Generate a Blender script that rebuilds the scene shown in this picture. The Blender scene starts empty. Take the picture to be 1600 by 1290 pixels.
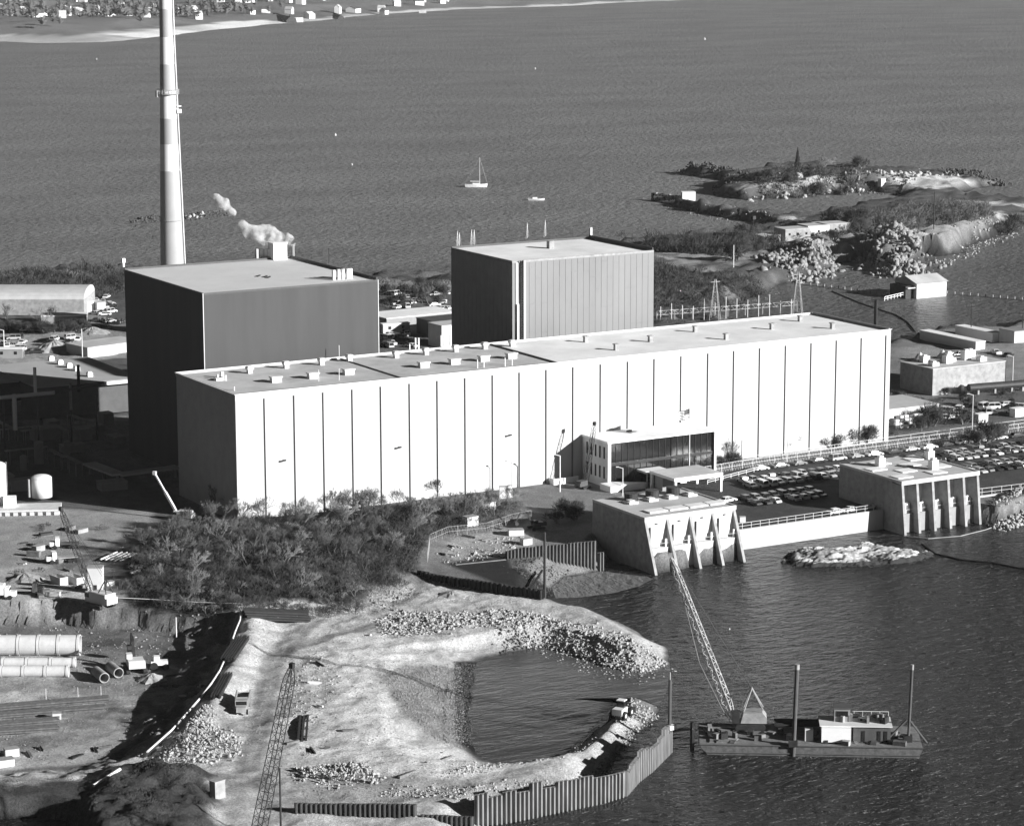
import bpy, math, random
import numpy as np
from mathutils import Matrix, Vector
random.seed(7); rng = np.random.default_rng(7)
S = bpy.context.scene; COL = S.collection
# ---------------- camera ----------------
CAM = np.array([-258.215, -579.651, 146.303]); YAW, PIT, ROL, FPX = 0.52493, 0.186729, -0.002041, 4136.64
fw = np.array([math.sin(YAW)*math.cos(PIT), math.cos(YAW)*math.cos(PIT), -math.sin(PIT)])
_r = np.array([math.cos(YAW), -math.sin(YAW), 0.0]); _u = np.cross(_r, fw)
rt = _r*math.cos(ROL)+_u*math.sin(ROL); up = -_r*math.sin(ROL)+_u*math.cos(ROL)
cd = bpy.data.cameras.new('camera'); co = bpy.data.objects.new('camera', cd); COL.objects.link(co)
co.matrix_world = Matrix(((rt[0], up[0], -fw[0], CAM[0]), (rt[1], up[1], -fw[1], CAM[1]), (rt[2], up[2], -fw[2], CAM[2]), (0, 0, 0, 1)))
cd.sensor_fit = 'HORIZONTAL'; cd.sensor_width = 36; cd.lens = FPX*36/1600; cd.clip_start = 1; cd.clip_end = 60000
S.camera = co
# ---------------- light ----------------
ELEV = math.radians(17.5); SD = Vector((math.cos(math.radians(57))*math.cos(ELEV), -math.sin(math.radians(57))*math.cos(ELEV), math.sin(ELEV)))
w = bpy.data.worlds.new('World'); S.world = w; w.use_nodes = True; nt = w.node_tree; nt.nodes.clear()
sky = nt.nodes.new('ShaderNodeTexSky'); sky.sky_type = 'NISHITA'; sky.sun_disc = False; sky.air_density = .12; sky.dust_density = .12; sky.altitude = 0
sky.sun_elevation = ELEV; sky.sun_rotation = math.atan2(SD.x, SD.y)
bw = nt.nodes.new('ShaderNodeSeparateColor'); bg = nt.nodes.new('ShaderNodeBackground'); wo = nt.nodes.new('ShaderNodeOutputWorld')
nt.links.new(sky.outputs[0], bw.inputs[0]); nt.links.new(bw.outputs[0], bg.inputs[0]); bg.inputs[1].default_value = 0.05
nt.links.new(bg.outputs[0], wo.inputs[0])
sl = bpy.data.lights.new('sun', 'SUN'); sl.energy = 5.0; sl.angle = math.radians(0.5); sl.color = (1, 1, 1)
so = bpy.data.objects.new('sun', sl); COL.objects.link(so); so.rotation_euler = SD.to_track_quat('Z', 'Y').to_euler()
S.view_settings.view_transform = 'Standard'; S.view_settings.look = 'None'; S.view_settings.exposure = 0.95; S.view_settings.gamma = 1
S.render.engine = 'CYCLES'
try:
    S.cycles.volume_step_rate = 4; S.cycles.max_bounces = 5; S.cycles.volume_bounces = 2; S.cycles.transparent_max_bounces = 6
except Exception: pass
SEA = -4.5
def W(a, b, z=0.0):
    d = fw*FPX+rt*(a-800)+up*(645-b); t = (z-CAM[2])/d[2]; q = CAM+d*t; return np.array([q[0], q[1], z])
def WY(a, b, y):
    d = fw*FPX+rt*(a-800)+up*(645-b); return CAM+d*((y-CAM[1])/d[1])
def WD(a, b, ref):   # point seen at a,b at the same view depth as ref
    d = fw*FPX+rt*(a-800)+up*(645-b); return CAM+d*(((np.array(ref)-CAM)@fw)/FPX)
# ---------------- materials ----------------
def mat(name, v, rough=0.85, amt=0.25, sc=0.5, bump=0.0, metal=0.0, v2=None, stretch=None, thr=None, spec=0.3):
    m = bpy.data.materials.new(name); m.use_nodes = True; t = m.node_tree; b = t.nodes['Principled BSDF']
    b.inputs['Roughness'].default_value = rough; b.inputs['Metallic'].default_value = metal
    b.inputs['Specular IOR Level'].default_value = spec
    tc = t.nodes.new('ShaderNodeTexCoord'); mp = t.nodes.new('ShaderNodeMapping')
    if stretch: mp.inputs['Scale'].default_value = stretch
    t.links.new(tc.outputs['Object'], mp.inputs[0])
    n = t.nodes.new('ShaderNodeTexNoise'); n.inputs['Scale'].default_value = sc; n.inputs['Detail'].default_value = 8; n.inputs['Roughness'].default_value = 0.65
    t.links.new(mp.outputs[0], n.inputs[0])
    r = t.nodes.new('ShaderNodeValToRGB'); lo = v*(1-amt); hi = v*(1+amt) if v2 is None else v2
    a, c = thr or (0.3, 0.7)
    r.color_ramp.elements[0].position = a; r.color_ramp.elements[1].position = c
    r.color_ramp.elements[0].color = (lo, lo, lo, 1); r.color_ramp.elements[1].color = (min(hi, .95),)*3+(1,)
    t.links.new(n.outputs[0], r.inputs[0]); t.links.new(r.outputs[0], b.inputs['Base Color'])
    if bump:
        bp = t.nodes.new('ShaderNodeBump'); bp.inputs['Strength'].default_value = bump; bp.inputs['Distance'].default_value = 0.3
        t.links.new(n.outputs[0], bp.inputs['Height']); t.links.new(bp.outputs[0], b.inputs['Normal'])
    return m
M = dict(
 white=mat('white_paint', .78, .6, .04, .2), wallw=mat('white_siding', .47, .6, .10, .05, stretch=(7, 7, .5)), offw=mat('off_white', .62, .7, .1, .3),
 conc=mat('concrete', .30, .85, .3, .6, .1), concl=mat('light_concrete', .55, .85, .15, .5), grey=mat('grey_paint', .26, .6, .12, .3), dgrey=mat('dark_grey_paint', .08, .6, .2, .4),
 dark=mat('dark_steel', .03, .55, .4, .8), black=mat('black', .012, .6, .3, .5), rust=mat('rusty_steel', .10, .8, .5, 1.2), glass=mat('dark_glass', .015, .15, .3, .2, spec=.6),
 r1=mat('reactor_dark_siding', .050, .6, .16, .09, stretch=(2.5, 2.5, .25)), r1roof=mat('gravel_roof', .60, .9, .08, .08), r2=mat('grey_siding', .19, .6, .16, .05, stretch=(1, 1, .25)),
 roofg=mat('grey_roof', .47, .9, .22, .12), roofw=mat('pale_roof', .80, .9, .16, .09, v2=.9), wood=mat('weathered_wood', .16, .9, .4, 1.0), bark=mat('bark', .14, .95, .3, 1.5),
 twig=mat('twigs', .10, .95, .35, .6), twigd=mat('dark_twigs', .05, .95, .4, .5), twigl=mat('pale_twigs', .20, .95, .25, .8), ever=mat('evergreen', .035, .9, .4, 1),
 rock=mat('granite_rubble', .34, .95, .6, 1.1, .5), rockd=mat('dark_rubble', .07, .95, .6, .8, .4), rockm=mat('grey_rubble', .24, .95, .5, .9, .4), pilem=mat('weathered_pile_steel', .12, .7, .4, .35, stretch=(2, 2, .5)), pile=mat('sheet_pile_steel', .21, .7, .35, .35, stretch=(2, 2, .5)), piled=mat('dark_sheet_pile', .07, .7, .5, .5, stretch=(2, 2, .4)),
 tyre=mat('tyre', .02, .9, .2, 2), band=mat('stack_band_grey', .36, .7, .08, .1), lining=mat('stack_white', .66, .7, .08, .1), chain=mat('fence_wire', .30, .6, .1, 1))
# ---------------- mesh builder ----------------
class MB:
    def __init__(s): s.v = []; s.f = []; s.c = []
    def add(s, vs, fs):
        s.c.append((len(s.v), len(s.f))); o = len(s.v); s.v += [tuple(map(float, q)) for q in vs]; s.f += [tuple(i+o for i in f) for f in fs]; return s
    def box(s, x0, x1, y0, y1, z0, z1):
        return s.add([(x0,y0,z0),(x1,y0,z0),(x1,y1,z0),(x0,y1,z0),(x0,y0,z1),(x1,y0,z1),(x1,y1,z1),(x0,y1,z1)],
          [(0,3,2,1),(4,5,6,7),(0,1,5,4),(1,2,6,5),(2,3,7,6),(3,0,4,7)])
    def obox(s, c, sx, sy, sz, a=0.0):   # centred in x,y; base at c[2]
        ca, sa = math.cos(a), math.sin(a); P = []
        for z in (0, sz):
            for x, y in ((-sx/2,-sy/2),(sx/2,-sy/2),(sx/2,sy/2),(-sx/2,sy/2)): P.append((c[0]+x*ca-y*sa, c[1]+x*sa+y*ca, c[2]+z))
        return s.add(P, [(0,3,2,1),(4,5,6,7),(0,1,5,4),(1,2,6,5),(2,3,7,6),(3,0,4,7)])
    def bar(s, p, q, r, r2=None, n=6, cap=True):
        p = Vector(p); q = Vector(q); r2 = r if r2 is None else r2; d = (q-p)
        if d.length < 1e-6: return s
        d.normalize(); a = d.orthogonal().normalized(); b = d.cross(a); V = []
        for (c, rr) in ((p, r), (q, r2)):
            for i in range(n):
                t = 2*math.pi*i/n; V.append(c+a*(rr*math.cos(t))+b*(rr*math.sin(t)))
        F = [(i, (i+1) % n, n+(i+1) % n, n+i) for i in range(n)]
        if cap: F += [tuple(range(n-1, -1, -1)), tuple(range(n, 2*n))]
        return s.add(V, F)
    def path(s, pts, r, n=6):
        for a, b in zip(pts[:-1], pts[1:]): s.bar(a, b, r, n=n)
        return s
    def prism(s, poly, z0, z1):
        n = len(poly); A = sum(poly[i][0]*poly[(i+1)%n][1]-poly[(i+1)%n][0]*poly[i][1] for i in range(n))
        if A < 0: poly = list(reversed(poly))
        V = [(p[0], p[1], z0) for p in poly]+[(p[0], p[1], z1) for p in poly]
        return s.add(V, [tuple(range(n-1, -1, -1)), tuple(range(n, 2*n))]+[(i, (i+1)%n, n+(i+1)%n, n+i) for i in range(n)])
    def extr(s, prof, axis, a0, a1):  # profile in (h, z) extruded along x or y
        n = len(prof)
        mk = (lambda h, z, a: (a, h, z)) if axis == 'x' else (lambda h, z, a: (h, a, z))
        V = [mk(h, z, a0) for h, z in prof]+[mk(h, z, a1) for h, z in prof]
        return s.add(V, [tuple(range(n)), tuple(range(2*n-1, n-1, -1))]+[(i, n+i, n+(i+1)%n, (i+1)%n) for i in range(n)])
    def lattice(s, p, q, w0, w1, n, r=.09, tip=True):   # square lattice boom tapering at both ends
        p = Vector(p); q = Vector(q); d = (q-p); L = d.length; d.normalize()
        a = d.cross(Vector((0, 0, 1))); a = a.normalized() if a.length > .05 else d.orthogonal().normalized(); b = d.cross(a)
        prev = None
        for i in range(n+1):
            t = i/n; k = min(1, t/.12+.25) if tip else 1; k = min(k, (1-t)/.12+.35) if tip else 1
            wd = (w0+(w1-w0)*t)*k/2; c = p+d*(L*t); ring = [c+a*wd+b*wd, c-a*wd+b*wd, c-a*wd-b*wd, c+a*wd-b*wd]
            for j in range(4): s.bar(ring[j], ring[(j+1) % 4], r*.5, n=4, cap=False)
            if prev:
                for j in range(4):
                    s.bar(prev[j], ring[j], r, n=4, cap=False); s.bar(prev[j], ring[(j+1) % 4] if i % 2 else ring[(j-1) % 4], r*.55, n=4, cap=False)
            prev = ring
        return s
    def mesh(s, name, m):
        me = bpy.data.meshes.new(name); me.from_pydata(s.v, [], s.f); me.materials.append(m); me.update(); return me
    def obj(s, name, m, parent=None, **k):
        return link(name, s.mesh(name, m), parent, **k)
def pieces(mb, k=1):
    cs = mb.c[::k]+[(len(mb.v), len(mb.f))]; out = []
    for (a, b), (c, d) in zip(cs[:-1], cs[1:]):
        m = MB(); m.v = mb.v[a:c]; m.f = [tuple(i-a for i in f) for f in mb.f[b:d]]; out.append(m)
    return out
def link(name, me, parent=None, label=None, cat=None, group=None, kind=None, loc=None):
    o = bpy.data.objects.new(name, me); COL.objects.link(o)
    if parent: o.parent = parent
    if loc is not None: o.location = loc
    if label: o['label'] = label
    if cat: o['category'] = cat
    if group: o['group'] = group
    if kind: o['kind'] = kind
    return o
def thing(name, label, cat, loc=(0, 0, 0), rz=0.0, group=None):
    o = link(name, None, None, label, cat, group); o.location = tuple(map(float, loc)); o.rotation_euler = (0, 0, rz); o.empty_display_size = .1; return o
def part(mb, name, m_, par, each=0, **k):
    if each: return [part(q_, name, m_, par, **k) for q_ in pieces(mb, each)]
    o_ = par.location; mb.v = [(v[0]-o_[0], v[1]-o_[1], v[2]-o_[2]) for v in mb.v]; return mb.obj(name, m_, par, **k)
def copy_tree(o, parent=None):
    c = o.copy(); COL.objects.link(c)
    if parent: c.parent = parent
    for ch in list(o.children): copy_tree(ch, c)
    return c
def npmesh(name, V, F, m, smooth=False):   # F: (n,3) or (n,4) int array
    me = bpy.data.meshes.new(name); k = F.shape[1]; me.vertices.add(len(V)); me.vertices.foreach_set('co', np.asarray(V, np.float32).ravel())
    me.loops.add(F.size); me.loops.foreach_set('vertex_index', F.astype(np.int32).ravel()); me.polygons.add(len(F))
    me.polygons.foreach_set('loop_start', np.arange(0, F.size, k, dtype=np.int32)); me.polygons.foreach_set('loop_total', np.full(len(F), k, np.int32))
    if smooth: me.polygons.foreach_set('use_smooth', np.ones(len(F), bool))
    me.update(calc_edges=True); me.materials.append(m); return me
# ---------------- noise & polygons ----------------
def vnoise(x, y, sc, seed=0):
    g = np.random.default_rng(seed).random((128, 128)); u = np.asarray(x)/sc; v = np.asarray(y)/sc; i = np.floor(u).astype(int); j = np.floor(v).astype(int)
    a = u-i; b = v-j; a = a*a*(3-2*a); b = b*b*(3-2*b); G = lambda p, q: g[p % 128, q % 128]
    return (G(i, j)*(1-a)+G(i+1, j)*a)*(1-b)+(G(i, j+1)*(1-a)+G(i+1, j+1)*a)*b-.5
def fbm(x, y, sc, seed=0, o=4): return sum(vnoise(x, y, sc/2**k, seed+k)/1.7**k for k in range(o))
def pix(poly, z=0.0):
    out = []
    for p in poly: out.append((p[1], p[2]) if p[0] == 'w' else tuple(W(p[0], p[1], z)[:2]))
    return np.array(out, float)
def sdp(X, Y, poly):   # signed distance, + inside
    d = np.full(X.shape, 1e18); ins = np.zeros(X.shape, bool); n = len(poly)
    for i in range(n):
        x0, y0 = poly[i]; x1, y1 = poly[(i+1) % n]; ex, ey = x1-x0, y1-y0; L = ex*ex+ey*ey+1e-12
        t = np.clip(((X-x0)*ex+(Y-y0)*ey)/L, 0, 1); d = np.minimum(d, (X-x0-t*ex)**2+(Y-y0-t*ey)**2)
        c = ((y0 > Y) != (y1 > Y)); ins ^= c & (X < (x1-x0)*(Y-y0)/(y1-y0+1e-15)+x0)
    d = np.sqrt(d); return np.where(ins, d, -d)
sm = lambda t: (lambda c: c*c*(3-2*c))(np.clip(t, 0, 1))
SHORE = pix([('w', -400, -330), (745, 1420), (745, 1300), (800, 1266), (870, 1250), (930, 1228), (955, 1195), (990, 1150), (1022, 1120), (1028, 1103), (1000, 1090), (960, 1098), (950, 1122),
 (915, 1155), (880, 1180), (850, 1190), (800, 1198), (760, 1187), (738, 1160), (733, 1110), (737, 1060), (748, 1035), (790, 1018), (850, 1010), (900, 1025), (945, 1042), (1000, 1050), (1045, 1037), (1042, 1012),
 (1000, 990), (940, 968), (870, 950), (850, 940), (862, 915), (885, 902), (940, 893), ('w', 70, -60), ('w', 70, -79), ('w', 94.5, -79), ('w', 94.5, -70), ('w', 144, -70), ('w', 144, -76), ('w', 167, -76), ('w', 167, -70),
 (1560, 820), (1600, 803), ('w', 230, -75), ('w', 520, -75), (1700, 490), (1600, 508), (1560, 524), (1480, 518), (1440, 530), (1405, 545), (1300, 565), (1200, 530), (1132, 505), (1124, 486), (1160, 468), (1200, 452), (1235, 442),
 (1255, 436), (1300, 422), (1312, 412), (1350, 405), (1362, 412), (1372, 418), (1440, 415), (1447, 400), (1500, 397), (1510, 385), (1545, 372), (1560, 362), (1600, 352), (1760, 345), (1760, 326), (1600, 320), (1530, 314), (1500, 302), (1530, 294), (1572, 289),
 (1500, 280), (1450, 272), (1380, 270), (1330, 264), (1250, 263), (1190, 268), (1160, 277), (1115, 272), (1060, 268), (1060, 271), (1110, 278), (1140, 284), (1115, 292), (1135, 299), (1110, 304), (1160, 312), (1250, 307), (1310, 301), (1370, 300), (1410, 304), (1425, 310), (1390, 319), (1340, 327), (1310, 338),
 (1250, 344), (1200, 341), (1120, 329), (1060, 319), (1028, 311), (1026, 316), (1100, 334), (1190, 350), (1198, 360), (1150, 371), (1080, 374), (1030, 378), (980, 386), (900, 410), (750, 432), (700, 440), (640, 441), (560, 440), (300, 432), (190, 428), (100, 434), (0, 438), (-250, 445), ('w', -400, 560)], SEA)
def feat(h, X, Y, poly, z, wd, zp=0.0):
    s = sm(sdp(X, Y, pix(poly, zp))/wd+.5) if not isinstance(poly, np.ndarray) else sm(sdp(X, Y, poly)/wd+.5); return h*(1-s)+z*s
NEAR = [(300, 1500), (-200, 1500), (-200, 960), (380, 958), (560, 950), (640, 915), (700, 918), (860, 945), (1100, 1000), (1100, 1300), (900, 1500)]
PIT = [(-120, 948), (60, 944), (200, 950), (366, 964), (362, 990), (338, 1040), (290, 1085), (240, 1150), (150, 1190), (-120, 1200)]
HILL = [(150, 945), (190, 880), (250, 830), (380, 812), (600, 800), (800, 790), (760, 830), (660, 880), (600, 935), (520, 950), (400, 955), (250, 950)]
def height(X, Y):
    X = np.asarray(X, float); Y = np.asarray(Y, float); sd = sdp(X, Y, SHORE); sd = sd+fbm(X, Y, 9, 3)*np.clip(sd/6+1, 0, 1)*np.where(Y > 100, 6, 1.2)
    top = np.full(X.shape, 4.5); sl = np.full(X.shape, .8)
    top = feat(top, X, Y, NEAR, 3.0, 14, -2); sl = feat(sl, X, Y, NEAR, .45, 6, -2)
    sl = feat(sl, X, Y, [(560, 1020), (760, 1005), (770, 1200), (600, 1200)], .17, 5, -3)
    sea = pix([('w', 69, -85), ('w', 69, -60), ('w', 94, -64), ('w', 230, -60), ('w', 230, -85)]); sl = feat(sl, X, Y, sea, 9, 2)
    sl = feat(sl, X, Y, [(1330, 360), (1600, 330), (1600, 420), (1330, 430)], 2.2, 10)
    top = feat(top, X, Y, [(1230, 385), (1370, 372), (1500, 350), (1560, 340), (1560, 380), (1450, 410), (1300, 425)], 8.5, 12)
    top = feat(top, X, Y, [(1300, 350), (1500, 325), (1560, 335), (1450, 370), (1330, 380)], 7, 30)
    top = feat(top, X, Y, [(1130, 285), (1250, 266), (1400, 275), (1390, 295), (1250, 302)], 8.5, 40)
    h = SEA+np.where(sd > 0, np.minimum(sd*sl, top), sd*.35)
    h = np.where((sd > 4) & (Y > 100), h+fbm(X, Y, 22, 9)*1.1, h)
    hl = sm(sdp(X, Y, pix(HILL))/14+.3); h = h+hl*(1.6+fbm(X, Y, 14, 21)*1.2)
    back = sm(sdp(X, Y, pix([(-150, 905), (60, 915), (380, 930), (420, 965), (360, 1100), (300, 1130), (375, 962), (200, 950), (-150, 948)]))/8+.5); h = h*(1-back)+np.maximum(h, .8)*back
    # slope behind the pit and raised ground round it
    near = sm(sdp(X, Y, pix(NEAR, -2))/10+.5); h = h+near*np.where(sd > 5, fbm(X, Y, 7, 40)*.55+fbm(X, Y, 2.2, 46, 3)*.28, 0)
    pd = sdp(X, Y, pix(PIT, 0))+fbm(X, Y, 6, 60)*2.4; back2 = sm((Y-W(100, 1050, -2)[1])/12); ps = sm(pd/(2.2+14*(1-back2))+.35)
    h = h*(1-ps)+(-4.0+fbm(X, Y, 8, 70)*.35)*ps+4*ps*(1-ps)*fbm(X, Y, 3.0, 88, 4)*1.8
    far = np.clip((Y-150)/60, 0, 1)*np.clip(sd/3, 0, 1)*np.clip(1.6-sd/40, .15, 1); h = h+far*(np.abs(fbm(X, Y, 16, 52))*3.2+np.abs(fbm(X, Y, 6.5, 57, 3))*2.6-1.0)
    sand = sm(sdp(X, Y, pix([(100, 1290), (160, 1215), (230, 1195), (330, 1215), (350, 1290), (250, 1400)], -2))/5+.2); h = h+sand*(1.8+fbm(X, Y, 5, 77)*2.0)
    pond = sm(sdp(X, Y, pix([(-200, 1275), (-40, 1262), (60, 1255), (110, 1262), (135, 1290), (150, 1380), (-200, 1420)], -2.5))/4+.5); h = h*(1-pond)+(-5.2)*pond
    return h
def H1(x, y): return float(height(np.array([x]), np.array([y]))[0])
def G(a, b):   # ground point seen at pixel a,b
    z = -1.0
    for _ in range(6): q = W(a, b, z); z = z*.3+.7*H1(q[0], q[1])
    q = W(a, b, z); return np.array([q[0], q[1], H1(q[0], q[1])])
# ---------------- ground sheet ----------------
def axis(segs):
    o = [segs[0][0]]
    for a, b, st in segs: n = max(1, int(round((b-a)/st))); o += list(np.linspace(a, b, n+1)[1:])
    return np.array(o)
gx = axis([(-400, -140, 10), (-140, 66, .75), (66, 230, 1.3), (230, 560, 2.6), (560, 1000, 5)]); gy = axis([(-330, -236, 8), (-236, -60, .7), (-60, 110, 1.4), (110, 480, 2.4), (480, 840, 3), (840, 900, 10)])
GX, GY = np.meshgrid(gx, gy); fx, fy = GX.ravel(), GY.ravel(); fz = height(fx, fy)
def paint(c, poly, v, wd=1.5, z=0.0, nz=0.0, seed=5):
    sd = sdp(fx, fy, pix(poly, z))+(fbm(fx, fy, 8, seed)*nz if nz else 0); s = sm(sd/wd+.5); return c*(1-s)+v*s
sdm = sdp(fx, fy, SHORE)
alb = np.full(fx.shape, .22)
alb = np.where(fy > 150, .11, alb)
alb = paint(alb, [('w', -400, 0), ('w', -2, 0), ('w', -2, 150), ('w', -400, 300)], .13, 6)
alb = paint(alb, [(-200, 545), (0, 520), (130, 500), (200, 520), (200, 560), (-200, 580)], .33, 4)
alb = paint(alb, [(130, 520), (135, 490), (200, 500), (200, 528)], .26, 3)
alb = paint(alb, [(100, 445), (200, 440), (200, 465), (140, 475)], .08, 8, nz=20)
alb = paint(alb, [(585, 445), (705, 445), (705, 452), (585, 452)], .36, 5)
alb = paint(alb, [(585, 470), (705, 460), (705, 580), (585, 600)], .13, 4)
# peninsula and island
alb = paint(alb, [(1020, 395), (1120, 390), (1200, 398), (1190, 410), (1060, 412)], .32, 8, nz=20)
alb = paint(alb, [(1050, 415), (1110, 410), (1130, 425), (1070, 432)], .27, 8, nz=25)
alb = paint(alb, [(1200, 380), (1350, 374), (1375, 382), (1310, 400), (1220, 396)], .30, 8, nz=15)
alb = paint(alb, [(1330, 395), (1350, 375), (1440, 370), (1560, 335), (1600, 345), (1560, 370), (1500, 400), (1440, 415), (1340, 410)], .50, 6, nz=16)
alb = paint(alb, [(1120, 300), (1180, 290), (1300, 285), (1370, 290), (1370, 300), (1250, 306), (1150, 312)], .50, 8, nz=30)
alb = paint(alb, [(1370, 285), (1400, 275), (1480, 274), (1530, 284), (1480, 292), (1400, 296)], .62, 8, nz=30)
alb = paint(alb, [(1030, 309), (1100, 322), (1200, 336), (1260, 342), (1250, 347), (1180, 343), (1090, 329)], .40, 4)
alb = paint(alb, [(1500, 312), (1620, 318), (1620, 326), (1500, 320)], .5, 5)
alb = paint(alb, [(1180, 275), (1260, 267), (1350, 272), (1320, 284), (1200, 288)], .07, 10, nz=30)
alb = np.where((sdm < 7) & (fy > 300) & (fx > 240), np.minimum(alb, .05+np.clip(sdm/7, 0, 1)*.4), alb)
# plant yard
alb = paint(alb, [('w', -30, 0), ('w', 235, 0), ('w', 400, 30), ('w', 400, -75), ('w', 94, -75), ('w', 40, -40), ('w', -30, -20)], .20, 4)
alb = paint(alb, [('w', 116, -10), ('w', 420, -10), ('w', 420, -69), ('w', 96, -69), ('w', 100, -36)], .075, 1.2)
alb = paint(alb, [('w', 200, 6), ('w', 420, 6), ('w', 420, 46), ('w', 200, 46)], .14, 2)
alb = paint(alb, [(1400, 545), (1620, 520), (1620, 600), (1570, 600), (1570, 560), (1410, 565)], .28, 3)
alb = paint(alb, [('w', 60, -2), ('w', 96, -2), ('w', 104, -16), ('w', 92, -44), ('w', 68, -52), ('w', 50, -40), ('w', 46, -14)], .22, 2, nz=3)
# thicket
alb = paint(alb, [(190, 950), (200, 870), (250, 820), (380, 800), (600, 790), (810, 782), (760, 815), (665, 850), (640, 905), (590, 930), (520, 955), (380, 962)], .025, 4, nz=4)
alb = paint(alb, [(540, 960), (570, 925), (620, 895), (655, 900), (700, 915), (650, 930), (600, 950)], .34, 3, nz=3)
# near sand
alb = paint(alb, [(375, 960), (560, 952), (640, 918), (700, 915), (860, 945), (1060, 1000), (1060, 1060), (760, 1010), (700, 1180), (1060, 1080), (1060, 1200), (760, 1290), (780, 1450), (-300, 1450), (-300, 1185), (150, 1190), (240, 1150), (300, 1080)], .58, 3, -2, nz=3)
alb = paint(alb, [(540, 1000), (630, 985), (640, 1060), (660, 1190), (720, 1200), (800, 1200), (760, 1215), (600, 1215), (500, 1180), (520, 1100)], .82, 3, -2, nz=2.5)
alb = paint(alb, [(640, 1010), (700, 985), (760, 975), (740, 1010), (680, 1035), (620, 1050)], .66, 2, -3, nz=1)
alb = paint(alb, [(640, 1175), (700, 1155), (780, 1185), (870, 1192), (840, 1202), (740, 1218), (650, 1212)], .78, 2, -3, nz=1)
alb = paint(alb, [(385, 985), (470, 975), (600, 962), (640, 975), (540, 1000), (450, 1030), (430, 1100), (420, 1200), (330, 1220), (300, 1190), (380, 1130), (395, 1060)], .62, 3, -1.5, nz=2)
alb = paint(alb, [(400, 1225), (560, 1212), (760, 1225), (870, 1205), (900, 1220), (740, 1250), (480, 1262), (400, 1300)], .42, 3, -2, nz=2)
alb = paint(alb, [(470, 1100), (530, 1095), (560, 1180), (480, 1190)], .72, 5, -1.5, nz=6)
alb = paint(alb, [(596, 1064), (640, 1045), (725, 1033), (728, 1100), (722, 1160), (680, 1150), (620, 1112)], .32, 4, -3, nz=3)
alb = paint(alb, [(708, 1034), (760, 1028), (752, 1100), (745, 1170), (716, 1162), (708, 1100)], .035, 1.6, -4, nz=1.5)
alb = paint(alb, [(690, 892), (735, 880), (792, 872), (800, 900), (862, 905), (858, 940), (770, 922)], .03, 2, -2)  # near-black ground paints the shadow and water inside the cofferdam
# pit
alb = paint(alb, [(-120, 1010), (100, 1010), (300, 1080), (240, 1150), (150, 1190), (-120, 1200)], .38, 3, -4, nz=2)
alb = paint(alb, [(-120, 1080), (120, 1082), (170, 1110), (60, 1100), (-120, 1110)], .62, 2, -4, nz=3)
alb = paint(alb, [(170, 1090), (230, 1085), (280, 1110), (240, 1150), (150, 1190), (-100, 1215), (-100, 1195), (120, 1165), (210, 1130)], .50, 2, -4, nz=2)
alb = paint(alb, [(-300, 1205), (150, 1192), (250, 1195), (420, 1200), (420, 1225), (200, 1212), (-300, 1250)], .58, 3, -2, nz=2)
alb = paint(alb, [(-300, 1240), (150, 1225), (170, 1205), (250, 1200), (330, 1215), (340, 1260), (330, 1400), (-300, 1400)], .075, 3, -2, nz=4)
alb = paint(alb, [(-150, 800), (130, 795), (240, 800), (235, 830), (150, 860), (60, 880), (30, 900), (-150, 905)], .34, 4, nz=3)
alb = paint(alb, [(-150, 905), (60, 880), (150, 905), (200, 930), (180, 945), (-150, 942)], .50, 4, nz=3)
alb = paint(alb, [(690, 850), (830, 815), (850, 830), (840, 860), (700, 880)], .40, 3, nz=3)
def stroke(c, pts, w_, k, z=-1.5):
    P = pix(pts, z); d = np.full(fx.shape, 1e9)
    for a, b in zip(P[:-1], P[1:]):
        e = b-a; tt = np.clip(((fx-a[0])*e[0]+(fy-a[1])*e[1])/(e@e), 0, 1); d = np.minimum(d, np.hypot(fx-a[0]-tt*e[0], fy-a[1]-tt*e[1]))
    return c*(1-(1-k)*np.clip(1.3-d/w_, 0, 1))
for off in (0, 9, 21, 30):
    alb = stroke(alb, [(470+off, 978-off*.3), (440+off, 1000), (412+off, 1035), (402+off*.8, 1090), (392+off*.8, 1150), (370+off, 1205)], .8, .62)
    alb = stroke(alb, [(640-off, 965+off*.3), (580-off, 975+off*.4), (520-off*.6, 990+off*.4), (455-off*.3, 1010+off*.5)], .8, .66)
    alb = stroke(alb, [(-20, 1212+off*.4), (120, 1196+off*.3), (220, 1200+off*.4), (330, 1208+off*.5), (420, 1218+off*.5)], .8, .6)
    alb = stroke(alb, [(-20, 905+off*.4), (70, 893+off*.4), (130, 868+off*.3), (200, 838+off*.3), (240, 815+off*.2)], .9, .7, 0)
    alb = stroke(alb, [(180+off*.5, 1180), (240+off*.3, 1140), (262, 1120+off*.3), (230, 1095+off*.5), (170, 1095+off*.5)], .8, .68, -4)
fine = fbm(fx, fy, 1.7, 90, 3); mid = fbm(fx, fy, 12, 95, 4)
alb = alb*np.clip(1+.30*fine+.22*mid, .5, 1.5)
patch = sm((fbm(fx, fy, 3.2, 130, 4)-.12)/.10); nearm = sm(sdp(fx, fy, pix(NEAR, -2))/6+.5); alb = alb*(1-nearm*patch*.22)
wet = sm((SEA+.55-fz)/.45); alb = alb*(1-.8*wet)
alb = np.where((fy > 150) & (sdm < 45), alb*np.clip(1+1.1*fbm(fx, fy, 7, 201, 3), .25, 1.6), alb)
alb = np.clip(alb, .02, .85)
nx, ny = len(gx), len(gy); I = np.arange(nx*ny).reshape(ny, nx)
F = np.stack([I[:-1, :-1], I[:-1, 1:], I[1:, 1:], I[1:, :-1]], -1).reshape(-1, 4); F = F[(fz[F].max(1) > SEA-1.5)]
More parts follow.
